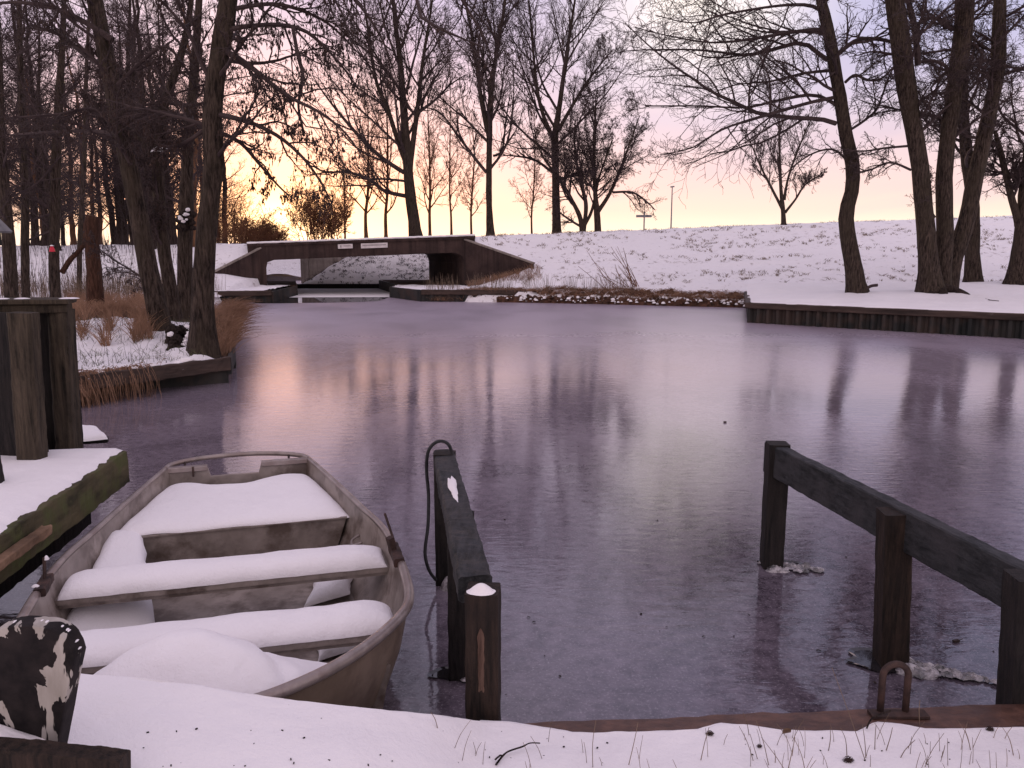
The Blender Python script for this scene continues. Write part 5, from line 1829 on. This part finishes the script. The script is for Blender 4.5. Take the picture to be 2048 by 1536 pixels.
make_tree('maple_tree', 'wide rounded bare tree with several low stems, right of the tall trees on the dyke', 'tree', GD,
          [([(1196, 462, 17), (1194, 425, 16), (1190, 380, 11), (1188, 320, 9), (1190, 250, 6), (1192, 200, 3)],), ([(1194, 425, 11), (1218, 390, 9), (1240, 340, 7), (1262, 280, 4), (1280, 230, 2)],),
           ([(1166, 458, 17), (1160, 435, 12), (1146, 405, 10), (1120, 360, 8), (1090, 320, 5), (1070, 280, 3)],), ([(1166, 452, 12), (1172, 410, 10), (1160, 360, 8), (1150, 300, 5), (1150, 240, 3)],), ([(1170, 448, 8), (1184, 420, 7), (1200, 350, 5), (1225, 280, 3)],)],
          46.5, limbs=[([(1160, 452, 6), (1140, 440, 5), (1120, 425, 4), (1108, 410, 2)], 46.5), ([(1225, 385, 6), (1265, 385, 5), (1295, 405, 4), (1310, 420, 2)], 46.5)],
          seed=57, base_z=2.85, k1=11, l1=(.4, .75), t0=.2, ang1=(25, 60), up1=.03, levels=((9, (.4, .65)), (7, (.4, .7)), (4, (.4, .9))), rmin=.0085, wig=.16, up=.02, bud=.25, ck_len=.18, ck_rad=.022, angs=(25, 60), sides=8)
make_tree('maple_tree', 'small fan-shaped tree alone on the dyke crest, seen left of the bowed trunk', 'tree', GD,
          [([(1568, 444, 13), (1566, 420, 10), (1562, 380, 8), (1560, 330, 6), (1558, 260, 4), (1560, 180, 2)],), ([(1566, 420, 7), (1545, 380, 6), (1520, 330, 4), (1495, 270, 2)],), ([(1568, 400, 7), (1578, 350, 5), (1600, 290, 4), (1625, 230, 2)],),
           ([(1570, 425, 6), (1590, 400, 5), (1610, 370, 4), (1640, 350, 2)],)],
          46.0, seed=59, base_z=3.3, k1=10, l1=(.35, .6), t0=.3, ang1=(20, 45), up1=.05, levels=((8, (.4, .65)), (6, (.4, .7)), (3, (.4, .9))), rmin=.008, wig=.12, up=.06, bud=.2, ck_len=.2, ck_rad=.025, angs=(20, 50), sides=8)
# younger trees, the low sun's orange put into bark and twig colour
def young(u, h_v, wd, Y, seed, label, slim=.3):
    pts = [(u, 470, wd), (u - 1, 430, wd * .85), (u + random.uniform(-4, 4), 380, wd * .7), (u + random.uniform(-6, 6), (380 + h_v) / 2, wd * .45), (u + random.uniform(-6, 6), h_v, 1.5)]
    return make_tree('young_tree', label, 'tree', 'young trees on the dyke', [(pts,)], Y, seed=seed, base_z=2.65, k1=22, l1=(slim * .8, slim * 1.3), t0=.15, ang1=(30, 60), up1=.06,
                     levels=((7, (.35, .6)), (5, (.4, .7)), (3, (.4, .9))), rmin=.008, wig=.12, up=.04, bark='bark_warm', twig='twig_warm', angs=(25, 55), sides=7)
for u, hv, wd, lab in ((732, 190, 9, 'young orange-lit tree second left of the leaning thick trunk on the dyke'), (772, 150, 9, 'young orange-lit tree next left of the leaning thick trunk on the dyke'),
                       (860, 200, 8, 'young tree close right of the leaning thick trunk on the dyke'), (903, 120, 6, 'young thin tree midway between the thick leaning and straight trunks'),
                       (943, 230, 6, 'young thin tree close left of the straight trunk on the dyke'), (1064, 215, 5, 'very slim crooked tree between the straight trunk and the high-forked one'),
                       (690, 330, 5, 'small slim orange-lit tree above the left sign of the bridge')):
    young(u, hv, wd, 50.0, int(u), lab, .34 if wd > 7 else .24)

# shrubs
def shrub(name, label, u0, u1, v_top, v_base, Y, zb, seed, stems=26, twig='twig_warm', group=None, rmin=.011, k=(7, 6, 4), mat2=None):
    rng = np.random.default_rng(seed)
    a_ = at(u0, v_base, Y); b_ = at(u1, v_base, Y); tz = at((u0 + u1) / 2, v_top, Y).z
    root = empty(name, ((a_.x + b_.x) / 2, Y, zb), label, 'shrub', group)
    P, R_ = [], []
    wd = (b_.x - a_.x)
    for i in range(stems):
        x0 = a_.x + wd * (.2 + .6 * rng.random()); y0 = Y + wd * .25 * rng.normal()
        f = (x0 - a_.x) / wd - .5
        H = (tz - zb) * (1 - 1.6 * f * f) * rng.uniform(.6, 1.05)
        lean_ = f * wd * .7 + rng.normal() * .25
        pts = [(x0 + lean_ * t_ ** 1.3 + rng.normal() * .04, y0 + rng.normal() * .04 + t_ * rng.normal() * .2, zb + H * t_) for t_ in np.linspace(0, 1, 9)]
        P.append(pts); R_.append(np.linspace(.03, .008, 9))
    P = np.array(P); R_ = np.array(R_)
    m_ = MB(); tubes_np(m_, P, R_, 4)
    m_.build('stems', 'bark_warm' if twig == 'twig_warm' else 'bark_dark', root)
    m_ = MB()
    for li, kk in enumerate(k):
        P, R_ = spawn(P, R_, kk, rng, .15, 1, (20, 60), (.35, .6), .7, 5, .2, .03, None, .4, rmin, None, .4)
        tubes_np(m_, P, R_, 3)
    m_.build('twigs', twig, root)
    return root
shrub('shrub', 'dense brown shrub on the dyke above the left part of the bridge', 585, 690, 385, 474, 44.0, 2.3, 61, 40)
shrub('shrub', 'low wide dark shrub left of the sun, behind the upright tree', 430, 545, 425, 478, 47.0, 2.0, 62, 46, k=(7, 5, 3), rmin=.009)
shrub('shrub', 'brown bush between the upright tree and the sun glow', 440, 500, 390, 478, 43.0, 2.1, 63, 16, k=(5, 4, 3), rmin=.008)
shrub('shrub', 'low dark hedge-like shrub at the horizon just left of the sun', 480, 575, 452, 480, 60.0, 2.0, 64, 60, k=(8, 6, 4))

# --- the wood at the left: individual trees, five different models
GW = 'trees of the wood behind the dyke on the left'
protos = []
for i in range(6):
    u = 200; Yp = 40
    h = random.uniform(10.5, 14.5)
    r0 = random.uniform(.13, .22)
    rng = np.random.default_rng(100 + i)
    root = empty('wood_tree', (0, 0, 0), None, 'tree', GW)
    n_ = 26
    z_ = np.linspace(0, h, n_)
    sx = np.cumsum(rng.normal(size=n_)) * .045; sy = np.cumsum(rng.normal(size=n_)) * .045
    Q = np.stack([sx - sx[0], sy - sy[0], z_], 1); Rr = np.interp(z_, [0, h * .5, h], [r0, r0 * .65, .02]); Rr[0] *= 1.3
    mt = MB(); trunk_mesh(mt, Q, Rr, 7, .08, i * 2.0); mt.build('trunk', 'bark_warm' if i % 3 == 0 else 'bark_dark', root, smooth=True, loc=(0, 0, 0)).location = (0, 0, 0)
    mc = MB()
    P, R_ = spawn(Q[None], Rr[None], 28, rng, .10, .99, (40, 75), (.16, .30), .5, 9, .10, .04, None, .45, .012, .05, .2)
    tubes_np(mc, P, R_, 4)
    for kk, ln in ((7, (.35, .6)), (5, (.4, .75)), (2, (.4, .9))):
        P, R_ = spawn(P, R_, kk, rng, .1, 1, (25, 60), ln, .6, 5, .18, .01, None, .4, .0085, None, .4)
        tubes_np(mc, P, R_, 3)
    c = mc.build('crown', 'twig', root)
    protos.append(root)
wl = random.Random(77)
spots = []
for k in range(400):
    Y = wl.uniform(37, 74)
    u = wl.uniform(-240, 455)
    if Y < 42 and wl.random() < .5: continue
    if u > 400 and Y < 52: continue
    X = (u - 1024) / 1607 * Y * .99
    if any((X - a) ** 2 + (Y - b) ** 2 < 1.0 for a, b in spots): continue
    spots.append((X, Y))
    if len(spots) >= 68: break
for i, (X, Y) in enumerate(spots):
    pr_ = protos[i % 6]
    z = far_h(X, Y) - .1 if Y < 58 else 2.1
    z = max(z, 1.0)
    lab = 'slender bare tree in the dense wood at the left, backlit by the sunset'
    if i < 6:
        pr_.location = (X, Y, z); pr_['label'] = lab; pr_.rotation_euler = (0, 0, wl.uniform(0, 6.28))
    else:
        copy_thing(pr_, (X, Y, z), wl.uniform(0, 6.28), wl.uniform(.8, 1.2), lab)

# --- thin background trees right of the wood and far side seen through the underpass
for i, u in enumerate((548, 562, 580)):
    pass

# ------------------------------------------------------------------ street furniture on the dyke
lp = empty('lamp_post', (at(1342, 455, 47).x, 47, 3.0), 'thin grey pole standing alone on the dyke crest right of the signpost', 'pole')
p = Vector(lp.location)
mb = MB(); mb.tube([p, (p.x, p.y, at(1342, 374, 47).z)], [.045, .03], 8); mb.build('pole', 'galvanised', lp)
mb = MB(); mb.tube([(p.x - .12, 47, at(1342, 374, 47).z), (p.x + .12, 47, at(1342, 373, 47).z)], .04, 8); mb.build('head', 'galvanised', lp)
gp_ = empty('signpost', (at(1288, 455, 47).x, 47, 3.0), 'finger signpost with a wide cross board on the dyke crest', 'signpost')
p = Vector(gp_.location)
mb = MB(); mb.tube([p, (p.x, p.y, at(1288, 423, 47).z)], .04, 8); mb.build('pole', 'galvanised', gp_)
mb = MB(); a_ = at(1272, 434.5, 46.93); b_ = at(1305, 430, 46.93)
mb.prism([(a_.x, a_.y, (a_.z + b_.z) / 2 - .07), (b_.x - .08, a_.y, (a_.z + b_.z) / 2 - .07), (b_.x, a_.y, (a_.z + b_.z) / 2), (b_.x - .08, a_.y, (a_.z + b_.z) / 2 + .07), (a_.x, a_.y, (a_.z + b_.z) / 2 + .07)], (0, .04, 0))
mb.build('sign_board', 'galvanised', gp_)

# ------------------------------------------------------------------ grasses and reeds
def blades(mb, bases, H, rng, lean=.25, r=.004, n=5, curl=.3, mat=0, dirbias=(0, 0)):
    B = len(bases)
    H = np.broadcast_to(np.asarray(H, float), (B,)) * rng.uniform(.55, 1.15, B)
    a = rng.uniform(0, 2 * np.pi, B)
    ld = np.stack([np.cos(a), np.sin(a)], 1) * rng.uniform(0, lean, B)[:, None] + np.array(dirbias)
    t_ = np.linspace(0, 1, n)[None, :, None]
    z = t_ * (1 - curl * .5 * t_ ** 2)
    P = np.concatenate([bases[:, None, :2] + ld[:, None, :] * H[:, None, None] * (t_ + curl * t_ ** 2), bases[:, None, 2:] + z * H[:, None, None]], -1)
    R_ = np.maximum(np.linspace(1, .25, n), .2)[None, :] * np.full((B, 1), r)
    tubes_np(mb, P, R_, 3, mat)


def ground_pts(rng, fn, n):
    out_ = []
    while len(out_) < n:
        p = fn(rng)
        if p is not None: out_.append(p)
    return np.array(out_)


rng = np.random.default_rng(5)
# brown grass thicket on the left bank
def g1(r):
    u = r.uniform(135, 305); v = r.uniform(598, 700)
    if fbm(u * .03, v * .05, 2) < -.12 + .42 * sm(655, 672, v): return None
    p = on(u, v, .42); return (p.x, p.y, left_h(p.x, p.y) - .02)
mb = MB(); blades(mb, ground_pts(rng, g1, 6200), .48, rng, .55, .0055, 6, .5)
tag(mb.build('brown_grass', 'grass_brown'), 'tall dry brown grass behind the fence on the left bank', 'grass', kind='stuff')
def g2(r):
    f = r.random() ** .8; Y = 12.6 + 9 * f; X = interp(Y, LS) - abs(r.normal()) * .30 + .06
    return (X, Y, .30 + .05 * r.normal())
mb = MB(); blades(mb, ground_pts(rng, g2, 3600), .62, rng, .6, .005, 6, .8, dirbias=(.15, 0))
tag(mb.build('brown_grass', 'grass_brown'), 'dry brown grass hanging over the water edge right of the upright tree', 'grass', kind='stuff')
def g3(r):
    X = r.uniform(-8.5, -4.6); Y = r.uniform(10.6, 15.5)
    if Y < left_front(X) + .1 or (Y > 12.15 and X > interp(Y, LS) - .15) or fbm(X * 1.2, Y * 1.2, 7) < -.05: return None
    return (X, Y, left_h(X, Y) - .02)
mb = MB(); blades(mb, ground_pts(rng, g3, 1100), .13, rng, .9, .004, 5, .5)
tag(mb.build('short_grass', 'grass_green'), 'short dull green grass poking through the snow between the left trees', 'grass', kind='stuff')
def g3b(r):
    X = r.uniform(-9.5, -4.6); Y = r.uniform(11.0, 18)
    if Y < left_front(X) + .1 or (Y > 12.15 and X > interp(Y, LS) - .15): return None
    return (X, Y, left_h(X, Y) - .02)
mb = MB(); blades(mb, ground_pts(rng, g3b, 420), .30, rng, .5, .004, 5, .2)
tag(mb.build('dead_stems', 'twig'), 'thin dark dead stems in the snow of the left bank', 'plant stems', kind='stuff')
# overhanging tuft at the front edge of the left bank
def g4(r):
    f = r.random(); X = -5.6 - 1.6 * f + .1 * r.normal() + .45 * (r.random() < .4)
    return (X, left_front(X) + .05 + .12 * r.random(), .40 + .02 * r.normal())
mb = MB()
bs = ground_pts(rng, g4, 2600)
B = len(bs)
t_ = np.linspace(0, 1, 6)
Hh = rng.uniform(.25, .75, B)
drp = rng.uniform(.7, 1.5, B)
dx = rng.normal(size=B) * .25 + .1; dy = -rng.uniform(.2, .55, B)
P = np.stack([bs[:, 0:1] + dx[:, None] * Hh[:, None] * t_, bs[:, 1:2] + dy[:, None] * Hh[:, None] * t_, bs[:, 2:3] + .18 * Hh[:, None] * t_ * 2 - drp[:, None] * Hh[:, None] * t_ ** 2], -1)
tubes_np(mb, P, np.linspace(.005, .002, 6)[None].repeat(B, 0), 3)
tag(mb.build('overhanging_grass', 'grass_brown'), 'brown grass hanging over the timber edge of the left bank', 'grass', kind='stuff')
# snow lumps on that overhanging grass
mb = MB()
r_ = random.Random(8)
for k in range(34):
    X = r_.uniform(-6.6, -4.7)
    blob((X, left_front(X) + r_.uniform(-.08, .18), .37 + r_.uniform(-.05, .03)), r_.uniform(.05, .13), mb, k, .6, 12, 8, .5)
tag(mb.build('edge_snow', 'snow', smooth=True), kind='structure')

# reeds and weeds at the left background
def g5(r):
    X = r.uniform(-20, -9.5); Y = r.uniform(23, 32)
    if X > interp(Y, LS) - .2: return None
    if fbm(X * .5, Y * .5, 9) < -.05: return None
    return (X, Y, left_h(X, Y) - .03 if Y < 33 else .4)
mb = MB(); blades(mb, ground_pts(rng, g5, 2600), .95, rng, .22, .006, 5, .15)
tag(mb.build('reeds', 'grass_dull'), 'pale dead reeds standing in the snow behind the left trees', 'reeds', kind='stuff')
def g5b(r):
    X = r.uniform(-24, -12); Y = r.uniform(28, 42)
    if X > -14.5 and Y > 30: return None
    return (X, Y, max(.3, far_h(X, Y)) - .03)
mb = MB(); blades(mb, ground_pts(rng, g5b, 900), 1.0, rng, .3, .010, 5, .25)
tag(mb.build('dead_stems', 'twig'), 'dark dead stems on the snowy slope behind the left trees', 'plant stems', kind='stuff')
# grass tufts poking through the snow of the dyke
def g6(r):
    X = r.uniform(-1.5, 36); Y = r.uniform(29, 46)
    ys = shore_r(X)
    if Y < ys + .3: return None
    b_n = fbm(X * .25, Y * .6, 4) + .6 * fbm(X * 1.3, Y * 1.8, 6)
    band = .28 * math.exp(-((Y - (41.0)) / 1.6) ** 2)
    if b_n + band < .22: return None
    return (X, Y, far_h(X, Y) - .02)
mb = MB()
bs = ground_pts(rng, g6, 1500)
bs = np.repeat(bs, 5, 0) + np.concatenate([rng.normal(size=(7500, 2)) * .05, np.zeros((7500, 1))], 1)
blades(mb, bs, .15, rng, 1.0, .011, 4, .5)
tag(mb.build('grass_tufts', 'grass_dull'), 'small dark grass tufts poking through the snow of the dyke', 'grass', kind='stuff')
def g6c(r):
    X = r.uniform(-1.5, 34)
    yc = 37.3 + max(0.0, min(1.0, (X + 2.0) / 11)) * 9
    Y = yc + r.uniform(-.5, .6)
    if fbm(X * .8, 2, 8) < -.05: return None
    return (X, Y, far_h(X, Y) - .03)
mb = MB(); blades(mb, ground_pts(rng, g6c, 900), .14, rng, .8, .009, 4, .4)
tag(mb.build('crest_grass', 'grass_dull'), 'sparse dry grass along the crest of the dyke', 'grass', kind='stuff')
# slope seen through the underpass
def g7(r):
    X = r.uniform(-15, -4); Y = r.uniform(43, 48)
    h = far_h(X, Y)
    if h < .15: return None
    return (X, Y, h - .02)
mb = MB(); bs = ground_pts(rng, g7, 800); bs = np.repeat(bs, 5, 0) + np.concatenate([rng.normal(size=(4000, 2)) * .06, np.zeros((4000, 1))], 1)
blades(mb, bs, .15, rng, 1.1, .013, 4, .5)
tag(mb.build('grass_tufts', 'twig'), 'dark tufts on the snowy slope seen through the underpass', 'grass', kind='stuff')
# reeds in front of the right wing and along the shore
def g8(r):
    X = r.uniform(-3.4, 4.6); Y = shore_r(X) + r.uniform(.1, 1.6)
    if fbm(X * .9, 3, 2) < -.15: return None
    return (X, Y, .25)
mb = MB(); blades(mb, ground_pts(rng, g8, 520), .85, rng, .28, .007, 5, .15)
tag(mb.build('reeds', 'grass_dull'), 'thin dead reeds along the far shore right of the bridge', 'reeds', kind='stuff')
def g9(r):
    X = r.uniform(-3.2, 9); Y = shore_r(X) + r.uniform(-.02, .8)
    return (X, Y, max(.08, far_h(X, Y)) - .03)
mb = MB(); blades(mb, ground_pts(rng, g9, 7000), .20, rng, 1.2, .007, 4, .6)
tag(mb.build('shore_grass', 'grass_brown'), 'short matted brown grass along the foot of the dyke', 'grass', kind='stuff')
def g10(r):
    X = r.uniform(-3.4, 1.2); Y = wing_y(X) - r.uniform(.1, 1.3)
    return (X, Y, far_h(X, Y) - .02)
mb = MB(); blades(mb, ground_pts(rng, g10, 1500), .34, rng, .7, .006, 5, .4)
tag(mb.build('brown_grass', 'grass_brown'), 'brown grass in front of the right wing wall of the bridge', 'grass', kind='stuff')
# dark soil edge of the shore
mb = MB()
def soil_edge(a, c):
    X = -.6 + 11.4 * a
    w_ = .42 + .25 * fbm(X * 1.3, 1, 2) + .12 * fbm(X * 5, 3, 2)
    Y = shore_r(X) - .22 + w_ * c + .05 * fbm(X * 6, c * 3, 1)
    z = -.03 + (.22 + .10 * fbm(X * 2.5, 4, 4)) * sm(0, .45, c) + .05 * fbm(X * 7, Y * 7, 5) + (.08 * c)
    if c > .9: z -= .12
    return Vector((X, Y, z))
mb.grid(soil_edge, 420, 14)
tag(mb.build('shore_edge', 'soil'), kind='structure')
# clods and leaf litter on the shore
mb = MB()
r_ = random.Random(3)
for k in range(3000):
    X = r_.uniform(-.2, 10.5); dy_ = r_.uniform(-.12, .75) ; Y = shore_r(X) + dy_
    if dy_ > .2 and fbm(X * 2.2, Y * 2.2, 5) < 0.02: continue
    s_ = r_.uniform(.025, .10)
    heap(X, Y, (.0 + r_.uniform(0, .22)) if dy_ < .15 else far_h(X, Y) - .02, s_, s_, s_ * r_.uniform(.6, 1.1), mb, k, 7, 3, .6)
tag(mb.build('shore_clods', 'soil'), 'dark brown clods and litter along the foot of the dyke', 'soil clods', kind='stuff')
mb = MB()
for k in range(230):
    X = r_.uniform(-.2, 10.5); Y = shore_r(X) + r_.uniform(-.22, .15)
    s_ = r_.uniform(.02, .09)
    heap(X, Y, .04 + r_.uniform(0, .18), s_, s_, s_ * r_.uniform(.6, 1.1), mb, k, 7, 3, .6)
tag(mb.build('shore_snow_lumps', 'snow', smooth=True), 'small snow lumps among the clods at the foot of the dyke', 'snow', kind='stuff')
# bunch of leaning willow shoots
ws = empty('willow_shoots', on(1262, 596, .25), 'bunch of thin leaning willow shoots on the far shore', 'shrub')
mb = MB(); n = 26
rg = np.random.default_rng(9)
bx = rg.uniform(1225, 1290, n); tx = bx - rg.uniform(20, 75, n); tv = rg.uniform(492, 560, n)
for i in range(n):
    a_ = at(bx[i], 598, 31.0); b_ = at(tx[i], tv[i], 31.2)
    mid = a_.lerp(b_, .5) + Vector((.08 * rg.normal(), 0, .04))
    mb.tube(smooth_path([a_, mid, b_], 4), [.016, .015, .014, .014, .013, .012, .011, .009, .008], 4)
mb.build('stems', 'twig_warm', ws)

# ------------------------------------------------------------------ foreground litter
def bank_z(X, Y):
    Ye = interp(X, ex); Ze = interp(X, ez)
    zin = interp(X, [(-3.4, .70), (-1.0, .62), (-.3, .50), (0.1, .38), (3.5, .36)])
    z = Ze + (zin - Ze) * sm(0, 1.4, Ye - Y)
    return z + 0.018 * fbm(X * 1.7, Y * 1.7, 4) * sm(0, .3, Ye - Y)


def on_bank(u, v):
    z = .36
    for _ in range(6):
        p = on(u, v, z); z = bank_z(p.x, p.y)
    return Vector((p.x, p.y, z))


stalks = [(878, 1460, 862, 1425), (1186, 1532, 1192, 1440), (1255, 1530, 1276, 1445), (1478, 1452, 1510, 1520), (1400, 1520, 1418, 1455), (1523, 1475, 1590, 1560), (1486, 1425, 1500, 1470), (1612, 1538, 1590, 1480),
          (1656, 1500, 1660, 1455), (1695, 1510, 1680, 1455), (1734, 1518, 1664, 1335), (1733, 1515, 1725, 1450), (1795, 1520, 1830, 1480), (1750, 1500, 1752, 1450), (1944, 1500, 1930, 1460), (2030, 1510, 2005, 1455),
          (1540, 1530, 1512, 1440), (1575, 1536, 1590, 1475), (1518, 1515, 1500, 1468), (1880, 1516, 1890, 1490), (1770, 1500, 1785, 1455), (1840, 1440, 1840, 1400), (1550, 1525, 1548, 1500)]
r_ = random.Random(12)
mb = MB()
for (u0, v0, u1, v1) in stalks:
    if v0 < 1300: continue
    lo_ = (u0, v0) if v0 > v1 else (u1, v1); hi_ = (u1, v1) if v0 > v1 else (u0, v0)
    b_ = on_bank(*lo_)
    t_ = at(hi_[0], hi_[1], b_.y + r_.uniform(-.02, .05))
    mid = b_.lerp(t_, .5) + Vector((r_.uniform(-.006, .006), 0, r_.uniform(-.004, .006)))
    mb.tube(smooth_path([b_ - Vector((0, 0, .02)), mid, t_], 4), [.0016, .0016, .0015, .0014, .0013, .0012, .0011, .001, .0009], 4)
for k in range(70):
    u = r_.uniform(1440, 2040) if k < 52 else r_.uniform(850, 1440); v = r_.uniform(1475, 1560)
    b_ = on_bank(u, v); h = r_.uniform(.03, .11)
    a = r_.uniform(-.5, .5)
    mb.tube(smooth_path([b_, b_ + Vector((a * h * .4, 0, h * .5)), b_ + Vector((a * h * 1.1, r_.uniform(-.01, .01), h))], 3), [.0012, .0011, .001, .001, .0009, .0008, .0007], 3)
tag(mb.build('dry_stalks', 'grass_dull'), 'thin dry grass stalks sticking out of the snow in front', 'grass', kind='stuff')
# one forked twig
tw = empty('twig', on_bank(1000, 1530), 'crooked dark twig lying on the snow, centre of the lower edge', 'twig')
mb = MB(); mb.tube(smooth_path([on_bank(992, 1532) + Vector((0, 0, .005)), on_bank(1006, 1518) + Vector((0, 0, .012)), on_bank(1018, 1510) + Vector((0, 0, .014)), on_bank(1045, 1503) + Vector((0, 0, .018)), on_bank(1060, 1497) + Vector((0, 0, .02)), on_bank(1080, 1495) + Vector((0, 0, .016))], 4), [.0035] * 6 + [.003] * 8 + [.0022] * 7, 6)
mb.build('stem', 'bark_dark', tw)
mb = MB(); mb.tube([on_bank(1006, 1518) + Vector((0, 0, .012)), on_bank(1000, 1522) + Vector((0, 0, .02)), on_bank(990, 1526) + Vector((0, 0, .012))], .003, 5); mb.build('side_shoot', 'bark_dark', tw)
stick('twig', 'small forked twig at the timber edge below the iron bracket', [on_bank(1733, 1462) + Vector((0, 0, .01)), on_bank(1745, 1450) + Vector((0, 0, .03)), on_bank(1780, 1442) + Vector((0, 0, .04))], .003, 'bark_dark')
# small cones and leaves
def cone(u, v, label, s_=.012):
    p = on_bank(u, v)
    rt_ = empty('alder_cone', p, label, 'cone', 'small dark cones on the snow')
    m_ = MB()
    for k in range(9):
        f = k / 8
        rr = s_ * .62 * math.sin(math.pi * (f * .86 + .07))
        for j in range(7):
            a = j / 7 * 6.283 + k * .5
            c_ = p + Vector(((f - .5) * s_ * 2.4, rr * math.cos(a), s_ * .5 + rr * math.sin(a)))
            m_.add([c_, c_ + Vector((-s_ * .3, rr * .25 * math.cos(a + .5), rr * .25 * math.sin(a + .5))), c_ + Vector((s_ * .12, rr * .5 * math.cos(a), rr * .5 * math.sin(a))), c_ + Vector((-s_ * .3, rr * .25 * math.cos(a - .5), rr * .25 * math.sin(a - .5)))], [(0, 1, 2), (0, 2, 3), (1, 3, 2)])
    m_.grid(lambda a, c: p + Vector(((c - .5) * s_ * 2.4, s_ * .5 * math.sin(math.pi * c) * math.cos(a * 6.283), s_ * .5 + s_ * .5 * math.sin(math.pi * c) * math.sin(a * 6.283))), 8, 6)
    m_.build('scales', 'catkin', rt_)
    return rt_
cone(1420, 1470, 'dark cone at the snow edge, left of the reddish leaf')
cone(1697, 1524, 'largest dark cone, lowest on the snow below the iron bracket', .015)
cone(1980, 1461, 'dark flat cone by the timber edge at the far right')
cone(1519, 1494, 'tiny cone standing among the dry stalks', .008)
lf = on_bank(1573, 1471)
mb = MB(); mb.grid(lambda a, c: lf + Vector(((a - .5) * .03, (c - .5) * .02 * math.sin(math.pi * (a * .9 + .05)), .006 + .012 * abs(c - .5) * 2 + .006 * a)), 8, 4)
tag(mb.build('dead_leaf', 'brown_wood'), 'curled reddish leaf on the snow near the timber edge', 'leaf')
mb = MB()
for k in range(70):
    p = on_bank(r_.uniform(250, 2040), r_.uniform(1430, 1536) + 0)
    if p.y > interp(p.x, ex) - .03: continue
    s_ = r_.uniform(.0012, .0035)
    mb.box(p + Vector((0, 0, .001)), (s_ * 2, s_, s_), r_.uniform(0, 3))
tag(mb.build('litter', 'bark_dark'), 'tiny dark crumbs of bark and seeds on the front snow', 'litter', kind='stuff')
mb = MB(); p = on(1912, 1283, .003)
mb.box(p + Vector((0, 0, .004)), (.035, .016, .010), .3); mb.tube([p, p + Vector((.04, .01, .01))], .002, 4)
tag(mb.build('frozen_leaf', 'catkin'), 'dark leaf frozen on the ice between the two right rail posts', 'leaf')
mb = MB(); p = on(1450, 845, .003); mb.box(p + Vector((0, 0, .006)), (.03, .02, .015), .3)
tag(mb.build('stone', 'catkin'), 'small dark stone lying alone on the ice left of the far right rail post', 'stone')

mb = MB()
r_ = random.Random(31)
for k in range(46):
    p = on(r_.uniform(900, 2040), r_.uniform(800, 1400), .002)
    if p.y < 3.0: continue
    s_ = r_.uniform(.004, .012)
    mb.grid(lambda a, c, p=p, s_=s_, q_=r_.uniform(0, 3): p + Vector(((a - .5) * s_ * 2 * math.cos(q_) - (c - .5) * s_ * math.sin(q_), (a - .5) * s_ * 2 * math.sin(q_) + (c - .5) * s_ * math.cos(q_), .002 + s_ * .3 * math.sin(a * 3))), 4, 3)
tag(mb.build('ice_litter', 'bark_dark'), 'tiny dark specks of leaf and bark frozen onto the ice', 'litter', kind='stuff')
